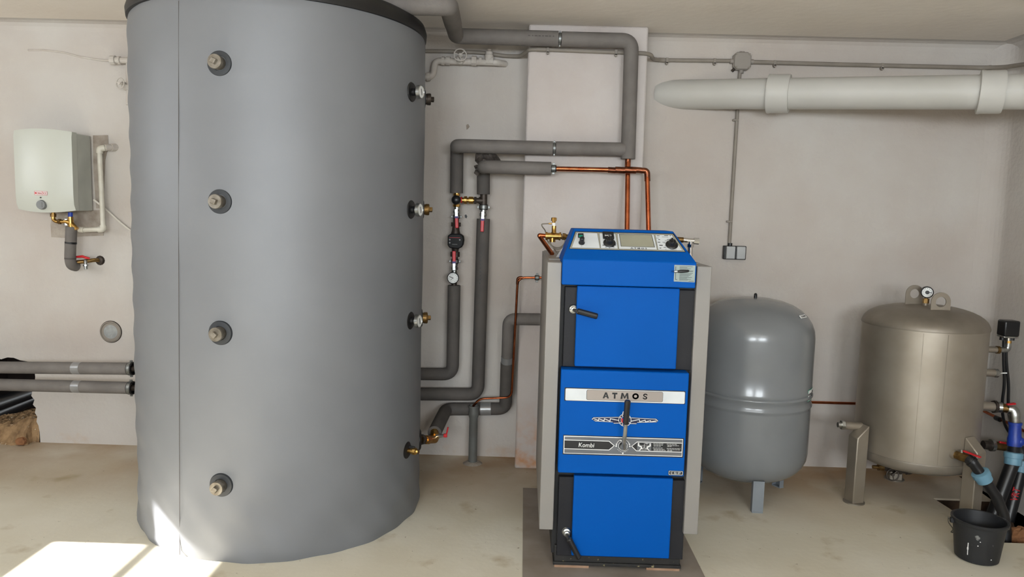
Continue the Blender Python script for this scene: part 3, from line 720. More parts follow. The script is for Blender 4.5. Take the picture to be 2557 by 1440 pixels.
MB().box(hx0+.06, hx1-.06, 4.50, YW, hz0+.05, hz1-.05).build('bracket', m_iron, t, smooth=False)
hf = lambda x, y, d=0.: atY(x, y, 4.2815-d)
kn = MB().lathe(hf(103, 511)+Vector((0, .012, 0)), FR, [(.028, 0), (.028, .010), (.025, .02), (.0, .021)], 28).build('knob', m_knob, t, 'grey temperature knob')
MB().obox(hf(103, 511, .008)+Vector((.003, 0, 0)), UP, RT, FR, .03, .004, .006).build('grip', m_knob, kn, smooth=False)
MB().cyl(hf(101, 493)+Vector((0, .004, 0)), hf(101, 493, .002), .004, n=10).build('indicator_lamp', m_iron, t)
lc = hf(102, 482); MB().box(lc.x-.038, lc.x+.038, lc.y-.0012, lc.y+.006, lc.z-.011, lc.z+.011).build('logo_plate', m_white, t, smooth=False)
fr = [lc+Vector((a, -.0012, b)) for a, b in ((-.037, -.010), (.037, -.010), (.037, .010), (-.037, .010))]
MB().ribbon(fr, .0016, FR, .001, True).build('logo_frame', m_rprint, t, smooth=False)
text('DRAŽICE', lc+Vector((.006, -.0016, .001)), RT, UP, .054, .014, m_rprint, t, bold=.012)
MB().obox(lc+Vector((-.029, -.0014, 0)), RT, UP, FR, .010, .010, .001).build('logo_mark', m_rprint, t, smooth=False)
# plaster patches behind it
for nm, px in (('plaster_patch', [(232, 338), (269, 337), (271, 365), (262, 400), (258, 520), (240, 520), (233, 420)]), ('plaster_patch', [(133, 528), (255, 524), (262, 560), (258, 588), (205, 590), (168, 594), (128, 592), (126, 560)])):
    o = MB().prism([atY(x, y, YW-.003) for x, y in px], (0, .02, 0)).build(nm, m_mortar, None, smooth=False); o['kind'] = 'structure'; o.parent = bpy.data.objects['wall_back']
# brass fittings under the heater
q = lambda x, y, Y=4.40: atY(x, y, Y)
t = thing('heater_fitting', 'brass safety fitting with two inlets hanging under the white water heater', 'fitting', q(170, 560))
MB().tube([q(133, 528), q(133, 548), q(140, 553), q(162, 553)], .011, 12, fillet=.02).build('hot_branch', m_brass, t)
MB().cyl(q(133, 533), q(133, 541), .017, n=8).cyl(q(146, 553), q(152, 553), .016, n=8).build('branch_nut', m_brassd, t, smooth=False)
MB().cyl(q(176, 530), q(176, 541), .013).build('blue_ring', m_dblue, t)
MB().cyl(q(176, 541), q(178, 574), .015).cyl(q(163, 552), q(176, 555), .018).cyl(q(176, 556), q(192, 573), .014).build('body', m_brass, t)
MB().cyl(q(166, 546), q(166, 562), .016, n=8).build('hex_nut', m_zinc, t, smooth=False)
t = thing('insulated_pipe', 'short grey wrapped pipe stub below the heater fitting on the left wall', 'pipe', q(178, 660))
MB().tube([q(178, 566), q(177, 604)], .031, 18).build('insulation_sleeve', m_insul, t)
MB().tube([q(176, 607), q(175, 645), q(178, 662, 4.42), q(190, 665, 4.46)], .0305, 18, fillet=.035).build('insulation_sleeve', m_insul, t)
MB().cyl(q(177, 604), q(176.6, 608), .0325, n=20).build('black_tie', m_black, t)
MB().cyl(q(175.5, 643), q(175.5, 647), .0315, n=20).build('black_tie', m_insd, t)
t = thing('tap', 'small red lever tap on the left wall under the heater', 'tap', q(218, 660, 4.46))
MB().tube([q(186, 655, 4.44), q(206, 653, 4.46), q(236, 649, 4.49), q(258, 650, YW+.02)], .012, 12).build('body', m_brassd, t)
MB().cyl(q(213, 650, 4.455), q(215, 672, 4.445), .010).cyl(q(214, 660, 4.45), q(214.5, 664, 4.45), .015, n=8).build('spout', m_zinc, t)
MB().tube([q(190, 641, 4.43), q(206, 640, 4.43), q(214, 643, 4.43), q(224, 645, 4.44)], [.006, .008, .008, .006], 8).build('lever', m_red, t, 'red lever')
MB().lathe(q(250, 650, YW), FR, [(.03, 0), (.022, .012), (.014, .014)], 12).build('wall_escutcheon', m_iron, t)
t = thing('plastic_water_pipe', 'pale plastic water pipe beside the white heater on the left wall', 'pipe', q(258, 570, 4.46))
MB().tube([q(284, 369, YW+.02), q(262, 369, 4.47), q(248, 371, 4.46), q(258, 572, 4.45), q(206, 574, 4.43)], .0145, 14, fillet=.02).build('pipe', m_ppr, t)
MB().tube([q(262, 369, 4.47), q(248, 371, 4.46), q(248.6, 383, 4.46)], .019, 14, fillet=.02).build('elbow', m_ppr, t)
MB().tube([q(257.6, 562, 4.45), q(258, 572, 4.45), q(246, 573, 4.45)], .019, 14, fillet=.02).build('elbow', m_ppr, t)
MB().cyl(q(276, 368, 4.50), q(290, 368, YW+.01), .024, n=10).cyl(q(262, 369, 4.47), q(276, 368, 4.50), .019).build('wall_union', m_pipep, t)
MB().cyl(q(198, 573, 4.43), q(210, 574, 4.43), .018).build('lower_union', m_ppr, t)
t = tag(MB().tube([q(234, 498, 4.50), q(262, 520, 4.51), q(300, 555, 4.512), q(345, 590, 4.512)], .006, 8, fillet=.05).build('power_cable', m_cable), 'white power cable running from the heater behind the big tank', 'cable')
# painted-over cable and old fittings at the top left
tag(MB().tube([q(70, 125, YW), q(110, 125, YW), q(160, 131, YW), q(200, 142, YW), q(250, 150, YW-.005), q(285, 152, YW-.02)], .006, 8).build('painted_cable', m_pipep), 'overpainted thin cable on the upper left wall', 'cable')
t = thing('old_pipe_fitting', 'overpainted old pipe union on the upper left wall beside the tank', 'fitting', q(300, 150, 4.47))
MB().lathe(q(276, 150, 4.47), RT, [(.018, 0), (.027, .002), (.027, .03), (.019, .032), (.019, .045), (.024, .048), (.024, .06), (.018, .062), (.018, .2)], 10).build('union', m_pipep, t)
MB().tube([q(322, 155, 4.47), q(322, 262, 4.47)], .016, 12).build('pipe', m_pipep, t)
MB().cyl(q(300, 150, 4.47), q(300, 150, YW), .014).build('wall_bracket', m_pipep, t)
t = thing('hand_wheel_valve', 'overpainted old valve with open hand wheel beside the tank, upper left wall', 'valve', q(302, 208, 4.44))
def handwheel(c, axis, R, parent, m, spokes=3, r=.0035, rot=.3):
    axis = Vector(axis).normalized(); u, v = MB.frame(axis)
    MB().torus(c, axis, R, r, 28, 8).build('wheel_rim', m, parent)
    mb = MB()
    for k in range(spokes):
        a = rot+2*math.pi*k/spokes; mb.tube([c, Vector(c)+(u*math.cos(a)+v*math.sin(a))*R], r*.85, 8)
    mb.build('wheel_spokes', m, parent); MB().cyl(Vector(c)-axis*.012, Vector(c)+axis*.008, .008, n=8).build('wheel_hub', m, parent)
handwheel(q(300, 208, 4.42), (-.35, -1, 0), .030, t, m_pipep)
MB().cyl(q(300, 208, 4.42), q(318, 210, 4.47), .010).build('spindle', m_pipep, t); MB().cyl(q(318, 212, 4.46), q(318, 225, 4.46), .02, n=8).build('bonnet', m_pipep, t)

# ================================================================== PAINTED PIPE, CONDUIT ON THE BACK WALL
q = lambda x, y, Y=4.47: atY(x, y, Y)
t = thing('old_water_pipe', 'overpainted old water pipe with fittings on the wall right of the tank', 'pipe', q(1085, 150))
MB().tube([q(1050, 192), q(1082, 190), q(1086, 152), q(1240, 156), q(1262, 160, YW)], .019, 14, fillet=.03).build('pipe', m_pipep, t)
for (x0, x1, r) in ((1103, 1110, .026), (1114, 1124, .026), (1178, 1190, .030), (1196, 1203, .024), (1214, 1232, .027)):
    MB().cyl(q(x0, 151.5), q(x1, 152.2), r, n=10).build('fitting', m_pipep, t)
MB().cyl(q(1066, 191), q(1074, 190.5), .027, n=10).build('fitting', m_pipep, t)
MB().lathe(q(1221, 156), UP, [(.026, 0), (.026, .04), (.022, .045), (.022, .06), (.012, .066), (.012, .075), (0, .076)], 12).build('vent_valve', m_pipep, t)
t = thing('hand_wheel_valve', 'overpainted old valve with open hand wheel on the wall pipe right of the tank', 'valve', q(1148, 138, 4.40))
handwheel(q(1149, 137, 4.40), (.1, -1, .2), .036, t, m_pipep)
MB().cyl(q(1149, 137, 4.40), q(1150, 150, 4.465), .011).build('spindle', m_pipep, t); MB().lathe(q(1150, 151, 4.465), FR, [(.026, -.02), (.026, .02), (.018, .03), (.012, .034)], 12).build('bonnet', m_pipep, t)
# small chipped hole in the wall
o = MB().prism([q(x, y, YW-.002) for x, y in ((1164, 312), (1169, 309), (1173, 316), (1169, 321), (1165, 324))], (0, .02, 0)).build('chipped_spot', m_mortar, None, smooth=False); o['kind'] = 'structure'; o.parent = bpy.data.objects['wall_back']
o = MB().prism([q(x, y, YW-.0015) for x, y in ((1160, 537), (1164, 535), (1167, 540), (1165, 545), (1161, 543))], (0, .02, 0)).build('drill_hole', m_ink, None, smooth=False); o['kind'] = 'structure'; o.parent = bpy.data.objects['wall_back']

YK = YW-.013; YP = PY-.013
t = thing('cable_conduit', 'grey cable conduit crossing the wall and pier below the ceiling pipe', 'conduit', q(1340, 123, YP))
MB().tube([q(1045, 127, YK), q(1120, 128, YK), q(1200, 131, YK), q(1262, 140, YK), q(1300, 140, YK-.03), q(1322, 124, YP), q(1345, 123, YP), q(1610, 133, YP), q(1626, 137, YP+.03), q(1630, 147, YK-.05), q(1648, 150, YK), q(1832, 152, YK)], .0115, 12, fillet=.03).build('conduit', m_cond, t)
MB().cyl(q(1340, 122.6, YP), q(1362, 123.6, YP), .0145).build('coupling', m_cond, t)
MB().cyl(q(1644, 149.5, YK), q(1660, 150.3, YK), .0135).build('coupling', m_cond, t)
def clip(x, y, Y, parent, vert=False):
    c = q(x, y, Y)
    if vert: MB().box(c.x-.02, c.x+.012, c.y-.014, c.y+.012, c.z-.006, c.z+.006).build('clip', m_cond, parent, bevel=.002); MB().cyl(c+Vector((-.018, 0, 0)), c+Vector((-.018, -.012, 0)), .006, n=10).build('clip_screw', m_cond, parent)
    else:
        MB().box(c.x-.008, c.x+.008, c.y-.014, c.y+.012, c.z-.02, c.z+.013).build('clip', m_cond, parent, bevel=.002); MB().cyl(c+Vector((0, 0, -.02)), c+Vector((0, -.014, -.02)), .008, n=10).build('clip_screw', m_cond, parent)
for x, y in ((1368, 124), (1538, 130)): clip(x, y, YP, t)
for x, y in ((1665, 150.5), (1784, 152)): clip(x, y, YK, t)
jb = thing('junction_box', 'grey eight sided cable junction box high on the back wall', 'junction box', q(1850, 155, YW))
c = q(1850, 155, YW); S = .052
octo = [c+Vector((x*S, 0, z*S)) for x, z in ((-1, -.62), (-.62, -1), (.62, -1), (1, -.62), (1, .62), (.62, 1), (-.62, 1), (-1, .62))]
MB().prism(octo, (0, -.03, 0)).build('base', m_jbox, jb, bevel=.003)
MB().prism([p+(c-p)*.06+Vector((0, -.03, 0)) for p in octo], (0, -.012, 0)).build('cover', m_jbox, jb, bevel=.004)
for sx, sz in ((-.72, .72), (.72, .72), (.72, -.72), (-.72, -.72)):
    p = c+Vector((sx*S, -.04, sz*S)); MB().cyl(p, p+Vector((0, -.005, 0)), .006, n=10).build('screw', m_cond, jb)
for d in (Vector((1, 0, 0)), Vector((-1, 0, 0)), Vector((0, 0, -1)), Vector((0, 0, 1))):
    p = c+Vector((0, -.014, 0))+d*S; MB().cyl(p-d*.004, p+d*(.016 if d.z < .5 else .006), .015, n=14).build('gland', m_jbox, jb)
MB().cyl(c+Vector((-S*.75, -.014, -S*.8)), c+Vector((-S*1.02, -.014, -S*1.08)), .009, n=8).build('spare_gland', m_iron, jb)
t = thing('cable_conduit', 'grey cable conduit from the junction box to the right corner above the white pipe', 'conduit', q(2200, 163, YK))
MB().tube([q(1868, 154.5, YK), q(2100, 161, YK), q(2450, 169, YK), q(2505, 168, 4.42), q(2570, 159, 4.2)], .0125, 12, fillet=.04).build('conduit', m_cond, t)
for x, y in ((1934, 157), (2202, 164), (2470, 169)): clip(x, y, YK, t)
t = thing('cable_conduit', 'thin grey conduit dropping from the junction box to the double socket', 'conduit', q(1822, 600, YK))
MB().tube([q(1848, 176, YK), q(1846, 200, YK), q(1821, 612, YK)], .0105, 12).build('conduit', m_cond, t)
for x, y in ((1838, 300), (1823, 553)): clip(x, y, YK, t, True)
t = thing('wall_socket', 'grey double wall socket with dark rims left of the vessel top', 'socket', q(1832, 630, YW))
c = q(1831.5, 630, YW); W2, H2 = .068, .041
MB().box(c.x-W2, c.x+W2, YW-.032, YW, c.z-H2, c.z+H2).build('base', m_blackp, t, bevel=.004)
for sx in (-1, 1):
    x_ = c.x+sx*.031+.002; MB().box(x_-.026, x_+.026, YW-.05, YW-.03, c.z-H2+.004, c.z+H2-.003).build('cover', m_sock, t, bevel=.004)
MB().cyl((c.x-.028, YW-.014, c.z+H2-.002), (c.x-.028, YW-.014, c.z+H2+.016), .014, n=12).build('cable_entry', m_blackp, t)

# ================================================================== WHITE DRAIN PIPE
dA = atY(1705, 236, 4.53); dB = atY(2557, 229, 3.80); dd = (dB-dA).normalized()
t = thing('waste_pipe', 'thick white waste pipe with two wide collars slanting out of the back wall', 'pipe', dA)
PR = .086
aa = dA-dd*.15; bb = dB+dd*((X1+.05-dB.x)/dd.x)
MB().tube([aa, bb], PR, 40).build('pipe', m_pvc, t)
for x0, x1, y in ((1917, 1972, 234), (2442, 2506, 229)):
    def along(x):
        lo, hi = 0., (bb-aa).length
        for _ in range(40):
            mid = (lo+hi)/2; p = aa+dd*mid; d = p-CAMP; sx = IW/2+F*d.dot(_r)/d.dot(_f)
            lo, hi = (mid, hi) if sx < x else (lo, mid)
        return aa+dd*lo
    p0, p1 = along(x0), along(x1); L = (p1-p0).length
    MB().lathe(p0, dd, [(PR-.002, 0), (PR+.022, .002), (PR+.024, .012), (PR+.021, .02), (PR+.021, L-.006), (PR+.018, L), (PR-.002, L)], 48, cap=False).build('collar', m_pvc, t)

# ================================================================== BOILER
bt = thing('boiler', 'blue fronted solid fuel boiler with grey side panels between tank and vessel', 'boiler', (.44, 3.5, 0))
YS = 3.05
xl0, xl1, xr0, xr1 = .101, atY(1402, 690, YS).x, atY(1740, 690, YS).x, .777
zt, zb = 1.330, .184
BB = 3.95
MB().box(xl0, xl1, YS, BB, zb, zt).build('side_panel', m_bgrey, bt, 'light grey side panel', bevel=.003)
MB().box(xr0, xr1, YS, BB, zb, zt).build('side_panel', m_bgrey, bt, 'light grey side panel', bevel=.003)
xb0, xb1 = atY(1383, 1400, 3.09).x, atY(1697, 1405, 3.09).x
MB().box(xl1-.002, xr0+.002, 3.10, BB-.02, .06, 1.31).build('body', m_body, bt, smooth=False)
MB().box(xl0+.01, xr1-.01, 3.22, BB, zt-.02, zt+.004).build('top_sheet', m_bgrey, bt, bevel=.002)
# feet / plinth
zp = atY(1540, 1403, 3.085).z
pl_ = MB().box(xb0, xb1, 3.085, BB-.03, .022, .10).build('plinth', m_plin, bt, bevel=.003)
MB().box(xb0-.004, xb1+.004, 3.075, 3.20, .016, .03).build('plinth_lip', m_plin, pl_, bevel=.002)
def rectY(x0, y0, x1, y1, Y): a, b = atY(x0, y0, Y), atY(x1, y1, Y); return a.x, b.x, b.z, a.z
def door(bx, cx, ycov, handle):
    x0, x1, z0, z1 = rectY(*bx, 3.075)
    d = MB().box(x0, x1, 3.072, 3.11, z0, z1).build('door', m_door, bt, 'black cast door with blue cover', bevel=.003)
    x0, x1, z0, z1 = rectY(*cx, ycov)
    cv = MB().box(x0, x1, ycov, 3.074, z0, z1).build('door_cover', m_blue, d, bevel=.004)
    return d
d1_ = door((1411, 715, 1727, 924), (1442, 713, 1688, 922), 3.042, None)
d2_ = door((1396, 1189, 1704, 1396), (1434, 1187, 1671, 1395), 3.040, None)
def doorhandle(pv, g0, g1, parent, Y=3.06):
    c = atY(*pv, Y)
    MB().lathe(c+Vector((0, .02, 0)), FR, [(.020, 0), (.020, .012), (.017, .016), (.017, .024), (.012, .026), (.012, .040), (.008, .042), (0, .042)], 24).build('handle_hub', m_zinc, parent)
    a, b = atY(*g0, Y-.05), atY(*g1, Y-.055)
    MB().tube([c+Vector((0, -.022, 0)), a+(a-b).normalized()*-.0], .0075, 10).build('handle_rod', m_zinc, parent)
    MB().lathe(a, b-a, [(.0105, 0), (.0125, .004), (.0125, (b-a).length-.004), (.010, (b-a).length)], 10).build('handle_grip', m_blackp, parent, smooth=False)
doorhandle((1432, 772), (1441, 776), (1492, 790), d1_)
doorhandle((1415, 1329), (1421, 1345), (1446, 1394), d2_)
# middle cover
YM = 3.022
x0, x1, z0, z1 = rectY(1402, 922, 1708, 1190, YM)
mc = MB().box(x0, x1, YM, 3.10, z0, z1).build('middle_cover', m_blue, bt, 'blue middle cover with emblem and name plate', bevel=.005)
mp = lambda x, y, d=0.: atY(x, y, YM-d)
def plate(px, d, m, name, parent, t_=.001, f=None):
    f = f or mp
    return MB().prism([f(x, y, d) for x, y in px], (0, t_, 0)).build(name, m, parent, smooth=False)
def rr(x0, y0, x1, y1, r, k=.0):
    """rounded rectangle in pixels that follows the picture's tilt"""
    out = []
    for cx, cy, a0 in ((x1-r, y0+r, -90), (x1-r, y1-r, 0), (x0+r, y1-r, 90), (x0+r, y0+r, 180)):
        for i in range(5):
            a = math.radians(a0+i*22.5); X, Y = cx+r*math.cos(a), cy+r*math.sin(a); out.append((X-.035*(Y-y0), Y+.030*(X-x0)))
    return out
plate(rr(1410, 967, 1712, 1000, 2), .0015, m_ink, 'name_plate_border', mc, .003)
np_ = plate(rr(1412.5, 969, 1710.5, 999, 3), .0022, m_panel, 'name_plate', mc, .003)
plate(rr(1465, 972.5, 1656, 998, 4), .0026, m_ink, 'name_field_border', mc, .003)
plate(rr(1466, 973.2, 1655.3, 997.4, 3.5), .0030, m_plate, 'name_field', mc, .003)
for ch, cx, wd in (('A', 1513, 16), ('T', 1535, 13), ('M', 1560, 21), ('O', 1587, 17), ('S', 1611, 13)):
    yy = 985.2+.030*(cx-1500)+1.2; c = mp(cx, yy, .0034)
    w_, h_ = wd*3.02/F, 15.5*3.02/F
    sw_ = .0066; Q = lambda x, z: c+RT*(x*w_)+UP*(z*h_)
    if ch == 'M':
        P_ = [(-.5, -.5), (-.40, .5), (-.20, .5), (0, -.10), (.20, .5), (.40, .5), (.5, -.5), (.27, -.5), (.22, .08), (.07, -.42), (-.07, -.42), (-.22, .08), (-.27, -.5)]
        MB().prism([Q(x, z) for x, z in P_], (0, .0006, 0)).build('lettering', m_ink, mc, smooth=False)
    elif ch == 'A':
        MB().prism([Q(-.5, -.5), Q(-.14, .5), Q(.14, .5), Q(.5, -.5), Q(.22, -.5), Q(.15, -.27), Q(-.15, -.27), Q(-.22, -.5)], (0, .0006, 0)).build('lettering', m_ink, mc, smooth=False)
        MB().prism([Q(-.08, -.1), Q(0, .2), Q(.08, -.1)], (0, -.0004, 0)).build('lettering_counter', m_plate, mc, smooth=False)
    elif ch == 'T':
        MB().prism([Q(-.5, .5), Q(.5, .5), Q(.5, .22), Q(.17, .22), Q(.17, -.5), Q(-.17, -.5), Q(-.17, .22), Q(-.5, .22)], (0, .0006, 0)).build('lettering', m_ink, mc, smooth=False)
    elif ch == 'O':
        MB().ribbon([Q(.36*math.cos(k*math.pi/14), .37*math.sin(k*math.pi/14)) for k in range(28)], sw_, FR, .0006, True).build('lettering', m_ink, mc, smooth=False)
    else:
        MB().ribbon([Q(x, z) for x, z in ((.36, .26), (.24, .36), (.05, .40), (-.15, .38), (-.28, .28), (-.28, .16), (-.15, .06), (.12, -.04), (.28, -.14), (.30, -.26), (.18, -.37), (-.02, -.40), (-.22, -.36), (-.38, -.24))], sw_*.66, FR, .0006).build('lettering', m_ink, mc, smooth=False)
# emblem
z7 = lambda x, y: (1380+x/4.5, 900+y/4.5)
def eplate(pts, d, m, nm): return plate([z7(*p) for p in pts], d, m, nm, mc)
def grow(pts, g):
    cx = sum(p[0] for p in pts)/len(pts); cy = sum(p[1] for p in pts)/len(pts)
    return [(x+(g if x > cx else -g), y+(g if y > cy else -g)) for x, y in pts]
LW = [(440, 658), (462, 639), (770, 634), (770, 703), (688, 706), (676, 691), (480, 680)]
RW = [(860, 640), (1160, 655), (1185, 677), (1163, 691), (948, 697), (940, 711), (860, 709)]
for wg in (LW, RW):
    eplate(grow(wg, 4.5), .0012, m_navy, 'emblem_edge'); eplate(wg, .0016, m_white, 'emblem_wing'); eplate(grow(wg, -5), .0020, m_navy, 'emblem_wing_field')
mb = MB()
mb.ribbon([mp(*z7(*p), .0026) for p in ((470, 655), (516, 672), (518, 652), (578, 676), (581, 652), (645, 680), (648, 652), (742, 672))], .0026, FR)
mb.ribbon([mp(*z7(*p), .0026) for p in ((884, 680), (975, 660), (977, 687), (1040, 668), (1042, 689), (1100, 672), (1102, 688), (1160, 676))], .0026, FR)
mb.build('emblem_lightning', m_white, mc, smooth=False)
ec = (812, 668)
circ = lambda r, a0=0, a1=360, n=36: [(ec[0]+r*math.cos(math.radians(a0+(a1-a0)*i/n)), ec[1]+r*math.sin(math.radians(a0+(a1-a0)*i/n))) for i in range(n+(a1-a0 < 360))]
eplate([(782, 605), (790, 572), (836, 572), (842, 605)], .0014, m_white, 'emblem_crown')
eplate([(790, 603), (796, 580), (830, 580), (834, 603)], .0018, m_navy, 'emblem_crown_field')
eplate(circ(72), .0028, m_white, 'emblem_ring'); eplate(circ(66), .0032, m_navy, 'emblem_ring_field'); eplate(circ(47), .0036, m_white, 'emblem_disc')
eplate(circ(43, 100, 215)+[ec], .0040, m_rprint, 'emblem_red_field'); eplate(circ(43, 215, 300)+[ec], .0040, m_blue, 'emblem_blue_field')
for a in (-150, -120, -60, -30, 30, 60, 120, 150):
    p = (ec[0]+57*math.cos(math.radians(a)), ec[1]+57*math.sin(math.radians(a))); eplate([(p[0]-5, p[1]-6), (p[0]+5, p[1]-6), (p[0]+5, p[1]+6), (p[0]-5, p[1]+6)], .0036, m_white, 'emblem_mark')
# label bar
z8 = lambda x, y: (1400+x/7.99, 1080+y/7.99)
def lplate(pts, d, m, nm): return plate([z8(*p) for p in pts], d, m, nm, mc)
lplate([(52, 42), (2462, 112), (2442, 498), (38, 430)], .0012, m_ink, 'label_bar_border')
lb = lplate([(66, 58), (2442, 128), (2424, 478), (56, 410)], .0018, m_white, 'label_bar_frame')
lplate([(82, 76), (2430, 142), (2414, 464), (72, 400)], .0024, m_bar, 'label_bar')
lplate([(72, 136), (968, 162), (1078, 258), (966, 352), (70, 322)], .0028, m_white, 'label_arrow_edge')
lplate([(76, 150), (962, 176), (1060, 258), (962, 338), (74, 310)], .0032, m_ink, 'label_arrow')
lplate([(1408, 270), (1522, 178), (2424, 202), (2416, 394), (1508, 368)], .0028, m_white, 'label_arrow_edge')
lplate([(1426, 270), (1526, 192), (2420, 216), (2412, 380), (1514, 354)], .0032, m_ink, 'label_arrow')
c = mp(*z8(515, 246), .0036); text('Kombi', c, Vector((1, 0, -.006)), UP, 322/7.99*3.02/F, 92/7.99*3.02/F, m_white, mc, bold=.012, shear=.12)
lplate([(1528, 200), (1812, 208), (1806, 356), (1524, 350)], .0036, m_bar, 'diagram_field')
lplate([(1562, 203), (1785, 209), (1735, 262), (1708, 290), (1708, 320), (1770, 354), (1560, 350), (1628, 315), (1628, 285), (1604, 262)], .0040, m_ink, 'diagram_chamber')
lplate([(1545, 202), (1566, 203), (1566, 250), (1626, 280), (1626, 318), (1578, 352), (1560, 352), (1598, 310), (1598, 290), (1540, 262)], .0044, m_white, 'diagram_wall')
lplate([(1795, 209), (1774, 208), (1774, 256), (1712, 286), (1712, 322), (1762, 355), (1780, 355), (1740, 316), (1740, 296), (1800, 268)], .0044, m_white, 'diagram_wall')
mb = MB()
for a, b in (((1668, 212), (1668, 280)), ((1590, 258), (1750, 264)), ((1668, 280), (1620, 330)), ((1668, 280), (1714, 334)), ((1650, 300), (1640, 345)), ((1690, 300), (1698, 348)), ((1668, 300), (1668, 345)), ((1690, 210), (1760, 212)), ((1690, 224), (1740, 226))):
    mb.ribbon([mp(*z8(*a), .0048), mp(*z8(*b), .0048)], .0011, FR)
mb.build('diagram_lines', m_white, mc, smooth=False)
mb = MB()
for x, y, L in ((1850, 218, 205), (1856, 244, 180), (1856, 268, 140), (1840, 302, 190), (1856, 328, 215), (1856, 350, 238), (2118, 228, 200), (2130, 254, 225), (2130, 272, 80), (2118, 312, 270), (2130, 336, 260), (2130, 358, 100)):
    for k in range(0, L, 52): mb.ribbon([mp(*z8(x+k, y+k*.027), .0040), mp(*z8(min(x+k+40, x+L), y+k*.027), .0040)], .0013, FR)
mb.build('label_text_lines', m_white, mc, smooth=False)
kc = (1243, 264)
ring = lambda r, a0=0, a1=360, n=32: [z8(kc[0]+r*math.cos(math.radians(a0+(a1-a0)*i/n)), kc[1]+r*math.sin(math.radians(a0+(a1-a0)*i/n))) for i in range(n+1)]
MB().ribbon([mp(*p, .0036) for p in ring(88)], .0022, FR).build('dial_ring', m_white, mc, smooth=False)
plate(ring(76)[:-1], .0034, m_ink, 'dial_hole', mc)
mb = MB().ribbon([mp(*p, .0036) for p in ring(132, 195, 245, 8)], .0022, FR).ribbon([mp(*p, .0036) for p in ring(132, 300, 345, 8)], .0022, FR)
for a in (195, 345):
    p = ring(132, a, a, 1)[0]; mb.prism([mp(p[0]-2.2, p[1]-1, .004), mp(p[0]+2.2, p[1]-1, .004), mp(p[0]+(.6 if a > 200 else -.6), p[1]+3.4, .004)], (0, .001, 0))
mb.build('turn_arrows', m_white, mc, smooth=False)
for x, y in ((1107, 266), (1380, 272), (1204, 156), (1240, 410)):
    p = z8(x, y); MB().cyl(mp(*p, .004), mp(*p, .002), .0030, n=14).build('turn_dot', m_white, mc)
mb = MB()
for k in range(8):
    a = math.radians(145-k*15.5); p = z8(kc[0]+122*math.cos(a), kc[1]+122*math.sin(a)); c = mp(*p, .0036); e = Vector((-math.sin(a), 0, -math.cos(a)))
    mb.obox(c, e, e.cross(FR), FR, .0014, .0034, .0008).obox(c, e, e.cross(FR), FR, .003, .0012, .0008)
mb.build('dial_lettering', m_white, mc, smooth=False)
# badge
plate(rr(1669, 1174.3, 1706, 1186, 2), .0012, m_ink, 'type_badge_border', mc)
plate(rr(1670.2, 1175.3, 1704.8, 1185, 1.6), .0018, m_white, 'type_badge_frame', mc)
plate(rr(1671.2, 1176.2, 1703.8, 1184.1, 1.4), .0024, m_ink, 'type_badge', mc)
text('C 32 ST', mp(1687.3, 1180.6, .003), RT, UP, 26*3.02/F, 5.2*3.02/F, m_white, mc, bold=.02)
# middle handle
c = mp(1556, 1114, 0); MB().lathe(c+Vector((0, .01, 0)), FR, [(.0145, 0), (.0145, .02), (.011, .03), (.008, .05), (0, .05)], 20).build('handle_hub', m_zinc, mc)
g0, g1 = mp(1562.5, 1058, .075), mp(1567.5, 999, .085); MB().tube([c+Vector((0, -.035, 0)), mp(1558, 1102, .05), mp(1560, 1090, .06), g0], .0085, 12, fillet=.02).build('handle_rod', m_zinc, mc)
MB().lathe(g0, g1-g0, [(.0105, 0), (.0125, .003), (.0125, (g1-g0).length-.004), (.010, (g1-g0).length)], 8).build('handle_grip', m_blackp, mc, smooth=False)
# hood
hx0, hx1 = atY(1404, 680, 3.02).x, atY(1738, 690, 3.02).x
hzb = (atY(1404, 712, 3.02).z+atY(1737, 718, 3.02).z)/2; hzf = (atY(1405, 648, 3.02).z+atY(1738, 656, 3.02).z)/2
YT = 3.17; tx0, tx1 = atY(1432, 571, YT).x, atY(1681, 577, YT).x; tz = (atY(1432, 571, YT).z+atY(1681, 577, YT).z)/2
V = [(hx0, 3.02, hzb), (hx1, 3.02, hzb), (hx1, 3.02, hzf), (hx0, 3.02, hzf), (tx0, YT, tz), (tx1, YT, tz), (tx1, 3.34, tz), (tx0, 3.34, tz), (hx0, 3.34, hzb), (hx1, 3.34, hzb), (hx0, 3.34, hzf), (hx1, 3.34, hzf)]
hood = MB().add(V, [(0, 1, 2, 3), (3, 2, 5, 4), (4, 5, 6, 7), (0, 3, 10, 8), (3, 4, 7, 10), (1, 9, 11, 2), (2, 11, 6, 5), (8, 10, 11, 9), (10, 7, 6, 11), (0, 8, 9, 1)]).build('hood', m_blue, bt, 'blue sloping control hood', bevel=.004)
e1_ = Vector((1, 0, 0)); e2_ = (Vector(V[4])-Vector(V[3])); e2_.x = 0; e2_.normalize(); hn = e1_.cross(e2_).normalized()
if hn.y > 0: hn = -hn
z6 = lambda x, y: (1400+x/7.52, 560+y/7.52)
def sp(x, y, d=0.): return onPlane(*z6(x, y), Vector(V[3])+hn*d, hn)
def splate(pts, d, m, nm, par=None, t_=.001): return MB().prism([sp(x, y, d) for x, y in pts], -hn*t_).build(nm, m, par or hood, smooth=False)
splate([(272, 128), (2122, 172), (2352, 520), (158, 458)], .0008, m_ink, 'control_panel_border')
cp = splate([(284, 140), (2106, 184), (2332, 508), (172, 450)], .0018, m_panelg, 'control_panel', hood, .002)
def field(pts, d=.0024, nm='panel_field', m=None):
    cx = sum(p[0] for p in pts)/4; cy = sum(p[1] for p in pts)/4
    splate(pts, d, m_ink, nm+'_border', hood); splate([(x+(5 if x < cx else -5), y+(5 if y < cy else -5)) for x, y in pts], d+.0005, m or m_panel, nm, hood)
